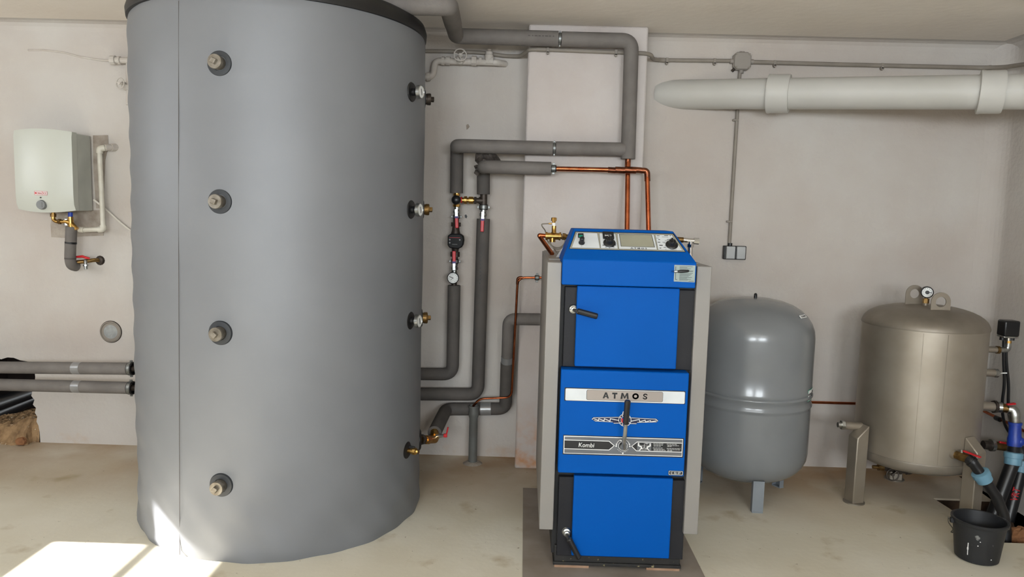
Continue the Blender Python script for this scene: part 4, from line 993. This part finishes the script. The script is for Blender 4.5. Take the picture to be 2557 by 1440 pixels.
field([(300, 150), (692, 160), (742, 452), (206, 438)])
field([(724, 162), (1034, 170), (1078, 460), (752, 452)])
field([(1060, 172), (1752, 188), (1814, 480), (1092, 462)])
field([(1774, 190), (2092, 198), (2290, 494), (1828, 482)])
splate([(1096, 182), (1712, 196), (1770, 428), (1132, 412)], .0036, m_ink, 'display_border', hood)
splate([(1104, 188), (1704, 202), (1758, 422), (1140, 408)], .0042, m_lcd, 'display', hood)
pa, pb = sp(1310, 445, .004), sp(1620, 452, .004); ex = (pb-pa).normalized(); ey = hn.cross(ex)
text('ATMOS', (pa+pb)/2, ex, ey, (pb-pa).length, .0085, m_bar, hood, bold=.02, space=1.5)
# switch, knobs, gauge
def sbox(pts, h, m, nm, par=None, bevel=.002): return MB().prism([sp(x, y, .003) for x, y in pts], hn*h).build(nm, m, par or hood, bevel=bevel)
sw = sbox([(322, 182), (428, 182), (434, 258), (328, 258)], .006, m_blackp, 'rocker_switch')
MB().prism([sp(x, y, .009) for x, y in ((342, 206), (412, 206), (416, 244), (346, 244))], hn*.003).build('rocker', m_green, sw, 'green lit rocker', bevel=.001)
p = sp(394, 350, .003); MB().lathe(p, hn, [(.013, 0), (.013, .004), (.010, .006), (.010, .028), (.008, .03), (0, .03)], 18).build('fuse_cap', m_blackp, hood)
gg = sbox([(782, 160), (986, 168), (1004, 284), (794, 276)], .010, m_blackp, 'panel_thermometer')
MB().prism([sp(x, y, .0135) for x, y in ((806, 180), (964, 186), (978, 262), (816, 256))], hn*.001).build('gauge_face', m_door, gg, smooth=False)
mb = MB().ribbon([sp(x, y, .015) for x, y in ((830, 214), (880, 206), (900, 220), (950, 212))], .002, hn)
for x in (836, 870, 905, 940): mb.ribbon([sp(x, 190, .015), sp(x+2, 200, .015)], .0018, hn)
mb.build('gauge_marks', m_white, gg, smooth=False)
for (x, y) in ((916, 352), (2086, 388)):
    p = sp(x, y, .003); k_ = MB().lathe(p, hn, [(.026, 0), (.026, .003), (.0235, .006), (.0165, .008), (.0145, .022), (.012, .024), (0, .024)], 28).build('control_knob', m_blackp, hood)
    MB().obox(p+hn*.026, ey, ex, hn, .03, .008, .006).build('knob_grip', m_blackp, k_, bevel=.002)
mb = MB()
for k in range(7):
    a = math.radians(200-k*36); r_ = 118
    x, y = 916-r_*math.cos(a)*1.0, 366+r_*.62*abs(math.sin(a))
    mb.obox(sp(x, y, .0035), ex, ey, hn, .003+.003*(k % 3), .0025, .0006)
mb.build('knob_scale', m_ink, hood, smooth=False)
mb = MB()
for (x, y, w_, h_) in ((1830, 214, 70, 16), (1980, 210, 90, 18), (2060, 214, 26, 18), (1960, 238, 150, 7), (1820, 256, 60, 9), (2080, 262, 60, 9), (1850, 284, 40, 20), (2030, 282, 90, 12), (1990, 302, 90, 7), (1846, 336, 60, 18), (1940, 336, 70, 10), (1950, 352, 44, 8), (1884, 392, 80, 26), (1966, 404, 26, 9), (1872, 444, 40, 20), (1958, 434, 60, 14), (1976, 468, 14, 14), (2120, 474, 150, 6), (394, 400, 8, 10), (394, 412, 44, 4), (1040, 362, 40, 4)):
    mb.obox(sp(x, y, .0035), ex, ey, hn, w_/7.52*3.08/F*.8, h_/7.52*3.08/F*1.1*.6, .0006)
mb.build('panel_print', m_ink, hood, smooth=False)
# notice plate with rod handle on the hood front
zz = lambda x, y, d=0.: atY(*z6(x, y), 3.02-d)
st = MB().prism([zz(x, y, .001) for x, y in ((2136, 760), (2532, 772), (2516, 1088), (2124, 1072))], (0, .002, 0)).build('notice_plate', m_sgrey, hood, 'grey printed notice plate', smooth=False)
mb = MB().ribbon([zz(x, y, .002) for x, y in ((2163, 790), (2154, 1034), (2186, 1036))], .0016, FR)
for (x, y, L) in ((2236, 790, 240), (2236, 810, 140), (2236, 830, 210), (2236, 850, 120), (2400, 872, 90), (2420, 886, 60), (2240, 912, 240), (2234, 932, 222), (2234, 950, 200), (2232, 968, 170), (2232, 990, 230), (2230, 1006, 140), (2230, 1024, 216), (2230, 1042, 156), (2404, 1064, 96)):
    mb.ribbon([zz(x, y, .002), zz(x+L, y+L*.03, .002)], .0013, FR)
mb.build('notice_lines', m_ink, st, smooth=False)
a, b = zz(2190, 886, .03), zz(2412, 874, .03)
rd = MB().lathe(a, b-a, [(.003, 0), (.0055, .006), (.0058, (b-a).length*.6), (.005, (b-a).length-.004), (.003, (b-a).length)], 12).build('pull_rod_grip', m_blackp, hood, 'black pull rod grip')
MB().tube([a, zz(2140, 886, .03), zz(2105, 876, .022), zz(2100, 868, -.01)], [.0045, .0045, .002, .002], 10).build('pull_rod_hook', m_zinc, rd)
# plastic film tucked at the left of the hood
tag(MB().prism([atY(1418, 600, 3.3), atY(1424, 596, 3.32), atY(1412, 640, 3.26), atY(1388, 642, 3.3), atY(1402, 622, 3.3)], (0, .004, 0)).build('plastic_film', m_film, smooth=False), 'crumpled clear plastic film beside the boiler hood', 'film')
# strips under the plinth and the steel sheet on the floor
sx0, sx1 = .035, .815; sy1 = atZ(1303, 1219).y
tag(MB().box(sx0, sx1, 2.55, sy1, 0, .004).build('floor_sheet', m_sheet, smooth=False), 'dark steel sheet on the floor under the boiler', 'metal sheet')
for a, b, lb in ((1384, 1470, 'left'), (1614, 1697, 'right')):
    p0 = atY(a, 1416, 3.08); p1 = atY(b, 1418, 3.08)
    tag(MB().box(p0.x, p1.x, 3.08, 3.7, .004, .016).build('wooden_strip', m_wood, smooth=False), f'thin raw wooden strip under the {lb} front corner of the boiler', 'strip')

# safety valve group at the boiler's left shoulder
YL = 3.62; q = lambda x, y, Y=YL: atY(x, y, Y)
t = thing('safety_valve', 'brass cooling safety valve with capillaries at the boiler left shoulder', 'valve', q(1383, 588))
MB().cyl(q(1364, 589), q(1398, 590), .0165).build('body', m_brass, t)
MB().cyl(q(1362, 589), q(1367, 589), .020, n=16).cyl(q(1396, 589.5), q(1400, 590), .020, n=16).build('end_ring', m_brass, t)
MB().cyl(q(1380, 588), q(1379.5, 604), .0145).build('lower_port', m_brass, t)
MB().lathe(q(1383, 582), UP, [(.015, 0), (.011, .006), (.011, .036)], 16).build('neck', m_brass, t); MB().cyl(q(1383, 577), q(1383, 556), .0095).build('label_sleeve', m_white, t)
MB().lathe(q(1383, 556), UP, [(.009, 0), (.009, .008), (.0135, .009), (.0135, .024), (.009, .026)], 8).build('adjusting_cap', m_brass, t, smooth=False)
MB().cyl(q(1383, 545.5), q(1383, 542.5), .007).build('red_button', m_red, t)
MB().cyl(q(1400, 590), q(1403, 590), .013).cyl(q(1404, 590), q(1412, 591), .0165, n=8).cyl(q(1411, 591), q(1430, 592, 3.6), .013).build('union', m_brassd, t)
MB().tube([q(1365, 589), q(1346, 587), q(1349, 592), q(1379, 634, 3.50)], .0105, 12, fillet=.012).build('copper_bend', m_cop, t)
MB().tube([q(1378, 558), q(1368, 558), q(1352, 559), q(1354, 566), q(1362, 575, YL+.02), q(1364, 590, YL+.03), q(1368, 606), q(1386, 624), q(1394, 634, 3.5)], .0028, 8, fillet=.02).build('capillary', m_capil, t)
for k in range(2):
    MB().tube([q(1373-k*3, 600), q(1376-k*3, 612), q(1386, 618+k*4), q(1400, 618+k*4), q(1410, 606+k*2), q(1411, 596)], .0026, 8, fillet=.03).build('capillary', m_capil, t)
MB().cyl(q(1370, 558), q(1378, 558), .004).build('capillary_nipple', m_brass, t)
# chrome valve at the right shoulder
YL2 = 3.45; q = lambda x, y, Y=YL2: atY(x, y, Y)
t = thing('angle_valve', 'chrome angle valve on a brass nipple at the boiler right shoulder', 'valve', q(1725, 606))
MB().cyl(q(1680, 597), q(1706, 599), .0125).build('nipple', m_brassd, t); MB().cyl(q(1704, 598.5), q(1718, 600), .011).build('body', m_chrome, t)
MB().cyl(q(1716, 600), q(1732, 601), .0105).build('sleeve', m_chrome, t); MB().cyl(q(1732, 601), q(1745, 602), .015, n=8).build('cap', m_chrome, t, smooth=False)
MB().cyl(q(1724, 600), q(1724, 610), .010).cyl(q(1724, 609), q(1723.5, 617), .017, n=6).cyl(q(1723.5, 617), q(1723, 640), .0115).build('lower_port', m_chrome, t)

# ================================================================== EXPANSION VESSEL
VC = Vector((1.272, 4.035, 0)); VR = .317
t = thing('expansion_vessel', 'round grey lacquered expansion vessel on short legs behind the boiler', 'expansion vessel', VC)
zt_ = 1.103; zb_ = .105
prof = [(0, zb_)]
for k in range(1, 9): a = k/8*math.pi/2; prof.append((VR*math.sin(a)**.72, zb_+.17*(1-math.cos(a))))
for z in (.40, .525): prof.append((VR, z))
zr1 = .545; zr2 = .60; zr3 = .622
prof += [(VR, zr1-.012), (VR+.005, zr1-.004), (VR+.005, zr1+.004), (VR, zr1+.012), (VR, zr2-.012), (VR+.007, zr2-.004), (VR+.007, zr2+.004), (VR, zr2+.010), (VR+.004, zr3), (VR, zr3+.008), (VR, .75)]
for k in range(8, 0, -1): a = k/8*math.pi/2; prof.append((VR*math.sin(a)**.78, zt_-.20*(1-math.cos(a))))
prof.append((0, zt_))
MB().lathe(VC, UP, prof, 96).build('shell', m_vess, t, angle=50)
MB().cyl(VC+UP*(zt_-.005), VC+UP*(zt_+.012), .009).build('valve_stem', m_blackp, t); MB().ball(VC+UP*(zt_+.016), .009, 10, 8).build('valve_cap', m_blackp, t)
for a in (-92, 28, 148):
    n_ = Vector((math.cos(math.radians(a)), math.sin(math.radians(a)), 0)); s_ = n_.cross(UP); c = VC+n_*.275
    MB().obox(c+UP*.085-n_*.0, s_, UP, n_, .056, .17, .004).obox(c+UP*.085-s_*.027-n_*.014, n_, UP, s_, .03, .17, .004).obox(c+UP*.085+s_*.027-n_*.014, n_, UP, s_, .03, .17, .004).build('leg', m_leg, t, smooth=False)
    MB().obox(c+UP*.003-n_*.012, s_, n_, UP, .056, .034, .006).build('foot', m_leg, t, smooth=False)
# stickers
def curved(az, z, w_, h_, m, nm, off, R=VR, C=VC, par=None):
    nseg = 8; vs = []; fs = []
    for i in range(nseg+1):
        a = az+(i/nseg-.5)*w_/R
        for z_ in (z-h_/2, z+h_/2):
            for o_ in (off, off-.0015): vs.append((C.x+math.cos(a)*(R+o_), C.y+math.sin(a)*(R+o_), z_))
    for i in range(nseg):
        b = i*4; fs += [(b, b+4, b+6, b+2), (b+1, b+3, b+7, b+5), (b, b+1, b+5, b+4), (b+2, b+6, b+7, b+3)]
    fs += [(0, 2, 3, 1), (nseg*4, nseg*4+1, nseg*4+3, nseg*4+2)]
    return MB().add(vs, fs).build(nm, m, par or t)
sz_ = atY(2026, 975, 3.95).z; saz = math.radians(-27)
curved(saz, sz_, .16, .062, MATS['green_rocker'], 'sticker_border', .0012); st = curved(saz, sz_, .154, .054, m_white, 'sticker', .0018)
def bendf(x, y): a = saz+x/VR; return Vector((VC.x+math.cos(a)*(VR+.0024), VC.y+math.sin(a)*(VR+.0024), sz_+y))
text('reflex', (0, 0, 0), RT, UP, .13, .040, m_ink, t, bold=.02, bend=bendf)
c = None
for k in range(1):
    p = atY(1998, 776, 4.0); n_ = Vector((p.x-VC.x, p.y-VC.y, 0)).normalized(); d_ = .262
    az = math.radians(-42); base = VC+Vector((math.cos(az), math.sin(az), 0))*.262+UP*1.027
    nn = (Vector((math.cos(az), math.sin(az), 0))*.75+UP*.66).normalized(); uu = Vector((-math.sin(az), math.cos(az), 0)); vv = nn.cross(uu)
    MB().obox(base+nn*.004, uu, vv, nn, .07, .018, .003).build('serial_sticker', m_white, t, smooth=False)
    text('E1500/08', base+nn*.006, uu, vv, .055, .010, m_ink, t, depth=.0004)

# ================================================================== STAINLESS PRESSURE TANK
SC = Vector((2.205, 4.055, 0)); SR = .308
t = thing('pressure_tank', 'stainless steel pressure tank on three square legs in the right corner', 'pressure tank', SC)
zr = .980; zbt = .282
MB().lathe(SC, UP, [(SR, zbt), (SR, zr)], 96, cap=False).build('shell', m_stain, t, angle=50)
pr_ = [(SR+.003, zr-.004), (SR+.004, zr+.004)]
for k in range(1, 11): a = k/10*math.pi/2; pr_.append((SR*math.cos(a)**.8 if k < 10 else 0, zr+.005+.105*math.sin(a)))
MB().lathe(SC, UP, pr_, 96).build('top_dome', m_staind, t, angle=50)
pr_ = [(SR+.004, zbt+.004), (SR+.005, zbt-.004), (SR-.002, zbt-.03)]
for k in range(1, 9): a = k/8*math.pi/2; pr_.append((SR*math.cos(a)**.8 if k < 8 else 0, zbt-.03-.06*math.sin(a)))
MB().lathe(SC, UP, pr_, 96).build('bottom_dome', m_staind, t, angle=50)
for nm, (lx, ly), top_ in (('f', (1.850, 3.955), .405), ('r', (2.352, 3.745), .41), ('b', (2.262, 4.345), .40)):
    n_ = (Vector((lx, ly, 0))-SC).normalized(); s_ = n_.cross(UP); c = Vector((lx, ly, 0)); hw = .036
    A = [c+s_*(i*hw)+n_*(j*hw) for i, j in ((-1, -1), (1, -1), (1, 1), (-1, 1))]
    sl = lambda p: p+UP*(top_-.035 if (p-c).dot(n_) > 0 else top_+.03)
    MB().add([*A, *[sl(p) for p in A]], [(0, 3, 2, 1), (4, 5, 6, 7), (0, 1, 5, 4), (1, 2, 6, 5), (2, 3, 7, 6), (3, 0, 4, 7)]).build('leg', m_stain, t, bevel=.005)
    MB().lathe(c, UP, [(.056, 0), (.056, .006), (.04, .008)], 20).build('foot', m_staind, t)
# lifting lugs: plates with a round hole
def lug(px0, px1, ytop, ybase, hx, hy, hr, Y):
    s = Y/F; cen = atY((px0+px1)/2, ybase, Y); W = (px1-px0)*s*1.01; hc_ = atY(hx, hy, Y); H = hc_.z-cen.z; R = W/2; r = hr*s; n = 28
    outer = []; inner = []
    for i in range(n+1):
        a = math.pi*i/n; outer.append(Vector((hc_.x+R*math.cos(a), Y, hc_.z+R*math.sin(a))))
    outer += [Vector((hc_.x-R, Y, cen.z-.03)), Vector((hc_.x+R, Y, cen.z-.03))]
    # hole ring bridged to the outline
    m_ = 40; vs = []; fs = []
    def outp(a):
        dx, dz = math.cos(a), math.sin(a)
        if dz >= 0: return Vector((hc_.x+R*dx, Y, hc_.z+R*dz))
        k = min(R/abs(dx) if abs(dx) > 1e-6 else 9, (H+.03)/abs(dz)); return Vector((hc_.x+k*dx, Y, hc_.z+k*dz))
    angs = sorted([2*math.pi*i/m_ for i in range(m_)]+[math.atan2(-(H+.03), R) % (2*math.pi), math.atan2(-(H+.03), -R) % (2*math.pi)]); M_ = len(angs)
    for dy in (0, .006):
        for a in angs: vs.append(outp(a)+Vector((0, dy, 0)))
        for a in angs: vs.append(Vector((hc_.x+r*math.cos(a), Y+dy, hc_.z+r*math.sin(a))))
    for i in range(M_):
        j = (i+1) % M_
        fs += [(i, j, M_+j, M_+i), (2*M_+i, 3*M_+i, 3*M_+j, 2*M_+j), (i, 2*M_+i, 2*M_+j, j), (M_+i, M_+j, 3*M_+j, 3*M_+i)]
    MB().add(vs, fs).build('lifting_lug', m_stain, t, 'steel lifting lug with round hole')
lug(2263, 2306, 715, 763, 2284.5, 733, 11.5, 4.07)
lug(2325, 2373, 732, 787, 2350, 754, 13, 3.90)
# gauge on top
gc = atY(2312, 729, 4.01)
MB().cyl((gc.x+.004, 4.01, 1.07), (gc.x+.004, 4.01, gc.z-.055), .013).build('gauge_socket', m_stain, t)
MB().cyl((gc.x+.004, 4.01, gc.z-.06), (gc.x+.004, 4.01, gc.z-.035), .016, n=6).build('gauge_nut', m_brassd, t, smooth=False); MB().cyl((gc.x+.004, 4.01, gc.z-.04), (gc.x+.004, 4.01, gc.z-.02), .009).build('gauge_stem', m_brassd, t)
ax = Vector((-.42, -1, 0)).normalized()
ga = MB().lathe(gc+Vector((.006, 0, 0)), ax, [(.026, -.022), (.031, -.018), (.031, .016), (.028, .019), (.027, .016), (0, .016)], 32).build('pressure_gauge', m_blackp, t, 'black pressure gauge with white dial')
MB().cyl(gc+Vector((.006, 0, 0))+ax*.014, gc+Vector((.006, 0, 0))+ax*.0175, .026, n=32).build('dial', m_dial, ga)
fc = gc+Vector((.006, 0, 0))+ax*.0175; MB().cyl(fc, fc+ax*.003, .010, n=20).build('hub', m_ink, ga)
sd = ax.cross(UP); mb = MB().obox(fc+ax*.001-sd*.012, sd, UP, ax, .02, .003, .001)
for k in range(11):
    a = math.radians(-40+k*26); e = -sd*math.cos(a)+UP*math.sin(a); mb.obox(fc+ax*.0005+e*.021, e, e.cross(ax), ax, .005, .0018, .0008)
mb.build('scale_marks', m_ink, ga, smooth=False)
# weld seams down the shell
for az in (-118, -97): 
    n_ = Vector((math.cos(math.radians(az)), math.sin(math.radians(az)), 0)); c = SC+n_*(SR+.0002); MB().obox(c+UP*.63, n_.cross(UP), UP, n_, .003, .68, .0015).build('weld_seam', m_staind, t, smooth=False)
# stub on the left
q = lambda x, y, Y: atY(x, y, Y)
MB().cyl(q(2150, 1064, 3.99), q(2108, 1061, 3.98), .022).build('side_stub', m_stain, t); MB().cyl(q(2108, 1061, 3.98), q(2100, 1060.6, 3.98), .026, n=6).build('stub_nut', m_zinc, t, smooth=False); MB().cyl(q(2101, 1060.6, 3.98), q(2092, 1060, 3.98), .015, n=8).build('stub_plug', m_zinc, t, smooth=False)
# stubs on the right
def stub(x0, y0, x1, y1, r, Y0_, Y1_=None): return MB().cyl(q(x0, y0, Y0_), q(x1, y1, Y1_ or Y0_), r)
stub(2455, 871, 2488, 873, .017, 4.05).build('side_stub', m_stain, t)
stub(2445, 929, 2484, 931, .021, 4.05).build('side_stub', m_stain, t); stub(2482, 931, 2490, 931.5, .024, 4.05).build('stub_nut', m_zinc, t); stub(2489, 931.5, 2497, 932, .012, 4.05).build('stub_plug', m_zinc, t)
MB().tube([q(2496, 932, 4.05), q(2503, 931, 4.03), q(2514, 931, 4.03)], .0035, 8).build('cable_tie', m_white, t)
stub(2435, 1012, 2482, 1015, .026, 4.02).build('side_stub', m_stain, t)
# pressure switch
ps = thing('pressure_switch', 'black box pressure switch on a brass elbow right of the steel tank', 'switch', q(2518, 850, 4.05))
MB().tube([q(2486, 873, 4.05), q(2516, 873, 4.05), q(2518, 856, 4.05)], .016, 12, fillet=.025).build('elbow', m_zinc, ps); stub(2488, 873, 2495, 873.3, .021, 4.05).build('elbow_nut', m_brassd, ps)
MB().cyl(q(2517.5, 864, 4.05), q(2518, 850, 4.05), .015, n=8).build('brass_adapter', m_brass, ps); MB().cyl(q(2518, 850, 4.05), q(2518, 840, 4.05), .011).build('nipple', m_chrome, ps)
c = q(2518, 820, 4.05); MB().box(c.x-.042, c.x+.042, c.y-.035, c.y+.035, c.z-.040, c.z+.046).build('cover', m_blackp, ps, bevel=.008)
MB().box(c.x-.040, c.x+.040, c.y-.033, c.y+.033, c.z-.048, c.z-.039).build('base_plate', m_zinc, ps, bevel=.002)
for sx in (-.028, .024): MB().cyl((c.x+sx, c.y, c.z-.046), (c.x+sx, c.y, c.z-.064), .013, n=12).build('cable_gland', m_blackp, ps)
for k, (xa, xb) in enumerate(((2507, 2505), (2513, 2521))):
    tag(MB().tube([q(xa, 842+k*2, 4.05), q(xa-1, 900, 4.06), q(xa+2+4*k, 960, 4.08), q(xb-4, 1010, 4.10), q(xb+2, 1060, 4.12), q(2535+6*k, 1100, 4.18)], .008, 10, fillet=.06).build('power_cable', m_hdpe), ('left' if k == 0 else 'right')+' of two black cables hanging from the pressure switch', 'cable')
# supply assembly with blue coupling
t = thing('supply_pipe', 'black supply pipe with royal blue coupling rising from the pit to the tank', 'pipe', q(2490, 1250, 3.95))
MB().cyl(q(2480, 1015, 4.02), q(2487, 1015.5, 4.02), .035, n=8).build('union_nut', m_iron, t, smooth=False)
MB().cyl(q(2487, 1015.5, 4.02), q(2502, 1017, 4.01), .029).build('galvanised_socket', m_zinc, t); MB().cyl(q(2502, 1017, 4.01), q(2520, 1020, 4.0), .024).build('valve_body', m_brassd, t)
MB().tube([q(2517, 1020, 4.0), q(2531, 1023, 3.99), q(2534, 1036, 3.98), q(2534, 1052, 3.98)], .028, 16, fillet=.04).build('galvanised_elbow', m_zinc, t)
MB().cyl(q(2518, 1019, 3.99), q(2519, 1010, 3.98), .008).build('spindle', m_zinc, t)
a = q(2519, 1009, 3.97); MB().obox(a+Vector((.012, 0, .002)), Vector((1, 0, .15)).normalized(), FR, Vector((-.15, 0, 1)).normalized(), .045, .018, .010).build('lever', m_red, t, 'red lever', bevel=.003)
MB().lathe(q(2535, 1054, 3.98), q(2533, 1114, 3.97)-q(2535, 1054, 3.98), [(.034, 0), (.034, .012), (.030, .013), (.031, .07), (.036, .09), (.036, .128)], 16).build('coupling', m_dblue, t, 'royal blue coupling')
MB().ball(q(2546, 1102, 3.96), .026, 12, 8).build('coupling_bulge', m_dblue, t)
MB().cyl(q(2533, 1112, 3.97), q(2531, 1130, 3.97), .032).build('black_collar', m_hdpe, t)
MB().lathe(q(2531, 1128, 3.97), q(2529, 1160, 3.96)-q(2531, 1128, 3.97), [(.038, 0), (.046, .004), (.046, .03), (.042, .032), (.042, .066), (.036, .07)], 20).build('clamp_nut', m_lblue, t, 'light blue clamp nut')
e0_, e1v = q(2529, 1155, 3.96), q(2478, 1290, 3.90); MB().tube([e0_, e1v], .034, 16).build('black_pipe', m_hdpe, t)
t = thing('well_pipe', 'black well pipe with light blue nut rising from the pit at the right edge', 'pipe', q(2520, 1250, 4.05))
stub(2455, 1110, 2475, 1111, .024, 4.10).build('iron_nipple', m_iron, t); stub(2473, 1111, 2481, 1111.5, .034, 4.10).build('union_nut', m_zinc, t)
stub(2481, 1111.5, 2514, 1115, .024, 4.10).build('valve_body', m_brassd, t)
a = q(2506, 1105, 4.06); MB().obox(a, Vector((1, 0, -.15)).normalized(), FR, Vector((.15, 0, 1)).normalized(), .05, .016, .010).build('lever', m_red, t, 'red lever', bevel=.003)
MB().tube([q(2512, 1115, 4.10), q(2552, 1117, 4.08), q(2551, 1150, 4.07)], .029, 16, fillet=.05).build('black_elbow', m_hdpe, t)
MB().lathe(q(2552, 1148, 4.07), q(2547, 1184, 4.06)-q(2552, 1148, 4.07), [(.038, 0), (.045, .004), (.045, .03), (.041, .032), (.041, .064), (.035, .068)], 20).build('clamp_nut', m_lblue, t, 'light blue clamp nut')
e0_, e1v = q(2547, 1180, 4.06), q(2516, 1300, 4.0); MB().tube([e0_, e1v], .033, 16).build('black_pipe', m_hdpe, t)
ta = (e1v-e0_).normalized(); view = (CAMP-e0_).normalized(); tn = (view-ta*view.dot(ta)).normalized(); tw = ta.cross(tn)
text('VRT', e0_+ta*.125+tn*.0335-tw*.004, -ta, tn.cross(-ta), .075, .034, m_rprint, t, bold=.015)
# drain hose
t = thing('drain_hose', 'black drain hose with light blue nut running from the tank past the bucket', 'hose', q(2508, 1290, 3.6))
s0 = q(2372, 1130, 3.77); s1 = q(2420, 1146, 3.68)
MB().cyl(s0, s0+(s1-s0)*.32, .025).build('steel_stub', m_stain, t); MB().cyl(s0+(s1-s0)*.30, s0+(s1-s0)*.55, .021, n=8).cyl(s0+(s1-s0)*.5, s1, .022).build('valve_body', m_brassd, t)
a = s0+(s1-s0)*.6+UP*.03; MB().cyl(a-UP*.02, a+UP*.006, .007).build('spindle', m_zinc, t)
b = q(2455, 1146, 3.63); dv = (b-a).normalized(); MB().obox(a+dv*.05+UP*.004, dv, dv.cross(UP).normalized(), dv.cross(UP).cross(dv), .085, .02, .007).build('lever', m_red, t, 'red lever', bevel=.003)
n0 = q(2449, 1182, 3.65); MB().tube([s1-(s1-s0)*.05, q(2428, 1152, 3.665), q(2436, 1165, 3.66), n0], .025, 16, fillet=.03).build('black_elbow', m_hdpe, t); MB().cyl(q(2424, 1150, 3.67), q(2430, 1155, 3.665), .030).build('elbow_collar', m_hdpe, t)
n1 = q(2462, 1204, 3.65); MB().lathe(n0, n1-n0, [(.034, -.012), (.043, -.008), (.043, .016), (.039, .018), (.038, .044), (.03, .048)], 20).build('clamp_nut', m_lblue, t, 'light blue clamp nut')
MB().tube([n0, q(2488, 1240, 3.64), q(2506, 1284, 3.63), q(2512, 1330, 3.62), q(2508, 1380, 3.60)], .026, 16).build('hose', m_hdpe, t)
# bottom outlet valve under the tank
t = thing('outlet_valve', 'dark iron outlet with small hand wheel underneath the steel tank', 'valve', q(2235, 1180, 4.05))
MB().tube([q(2276, 1155, 4.05), q(2274, 1176, 4.05), q(2262, 1176, 4.05)], .019, 14, fillet=.025).build('elbow', m_iron, t); MB().cyl(q(2272, 1154, 4.05), q(2272, 1168, 4.05), .026, n=8).build('nut', m_blackp, t)
MB().cyl(q(2264, 1176, 4.05), q(2204, 1167, 4.05), .015).cyl(q(2250, 1174, 4.05), q(2232, 1171, 4.05), .022).build('body', m_iron, t)
MB().cyl(q(2206, 1167, 4.05), q(2192, 1166, 4.05), .018, n=8).cyl(q(2196, 1166, 4.05), q(2179, 1165, 4.05), .010).build('brass_end', m_brassd, t)
handwheel(q(2229, 1185, 3.99), (-.1, -1, .15), .031, t, m_iron, r=.004); MB().cyl(q(2229, 1185, 3.99), q(2238, 1173, 4.05), .007).build('spindle', m_iron, t)
# copper pipe along the back and right walls
tag(MB().tube([q(1700, 996, YW+.02), q(1712, 996, 4.50), q(1990, 1003, 4.50), q(2100, 1006, 4.50), (2.80, 4.50, .418), (2.80, 4.0, .40), (2.80, 3.3, .385)], .0085, 10, fillet=.03).build('copper_wall_pipe', m_cop), 'thin copper pipe along the wall behind the steel tank into the corner', 'pipe')
cl = atX(2492, 1045, 2.79); o = thing('pipe_bracket', 'black pipe bracket on the copper pipe right of the steel tank', 'bracket', cl); MB().cyl(cl+Vector((0, .02, 0)), cl+Vector((0, -.02, 0)), .014).build('band', m_blackp, o); MB().cyl(cl, (X1, cl.y, cl.z), .007).build('stud', m_zinc, o)

# ================================================================== BUCKET
bc = Vector((2.132, 3.315, 0)); t = thing('bucket', 'black plastic bucket with splashes beside the drain hose', 'bucket', bc)
zr = .19
MB().lathe(bc, UP, [(0, .004), (.081, .0), (.089, .006), (.091, .02), (.108, zr-.02), (.113, zr-.018), (.117, zr-.010), (.117, zr-.002), (.113, zr), (.106, zr-.002), (.102, zr-.03), (.086, .02), (0, .014)], 64).build('pail', m_bucket, t, angle=40)
ah = math.radians(170); eh = Vector((math.cos(ah), math.sin(ah), 0)); c = bc+eh*.116+UP*(zr-.02)
MB().obox(c, eh, UP, eh.cross(UP), .016, .024, .02).build('handle_ear', m_bucket, t, bevel=.003)
c2_ = bc-eh*.116+UP*(zr-.02); MB().obox(c2_, eh, UP, eh.cross(UP), .016, .024, .02).build('handle_ear', m_bucket, t, bevel=.003)
bk = Vector((0, 1, 0))
wp = [c, c+eh*.012, atY(2368, 1287, c.y-.01), atY(2367, 1302, c.y), atY(2381, 1321, c.y+.03), bc-RT*.085+bk*.075+UP*.085, bc+bk*.118+UP*.075, bc+RT*.085+bk*.085+UP*.10, c2_-eh*.014-UP*.02, c2_]
MB().tube(wp, .0022, 8, fillet=.02).build('handle_wire', m_wire, t)
def bside(x, y):
    p = atY(x, y, bc.y-.09); n_ = Vector((p.x-bc.x, p.y-bc.y, 0)).normalized(); r_ = .091+.017*(p.z-.02)/.15; return bc+n_*(r_+.0006)+UP*p.z, n_
pA = [bside(x, y)[0] for x, y in ((2405, 1362), (2402, 1376), (2400, 1392))]; n_ = bside(2402, 1376)[1]
MB().ribbon(pA, .0035, n_, .0012).obox(pA[1]+n_*.0004, (pA[2]-pA[0]).normalized(), n_.cross((pA[2]-pA[0]).normalized()), n_, .012, .0065, .001).build('paint_drip', m_white, t, smooth=False)
mb = MB()
for x, y in ((2442, 1364), (2448, 1353), (2474, 1397)): p, n_ = bside(x, y); mb.obox(p, UP, n_.cross(UP), n_, .004, .004, .001)
mb.build('paint_spots', m_white, t, smooth=False)
# earth clods and stone in the pit
for (x, y, Y, r, lb) in ((2546, 1228, 4.15, .07, 'brown earth clod against the right wall above the pit'), (2548, 1338, 3.62, .06, 'broken stone at the near edge of the pit behind the bucket')):
    p = atY(x, y, Y); tag(MB().ball(p, r, 11, 8, (1, .8, .75), .16).build('earth_clod' if Y > 4 else 'broken_stone', m_soil if Y > 4 else m_brick, smooth=False), lb, 'rubble')
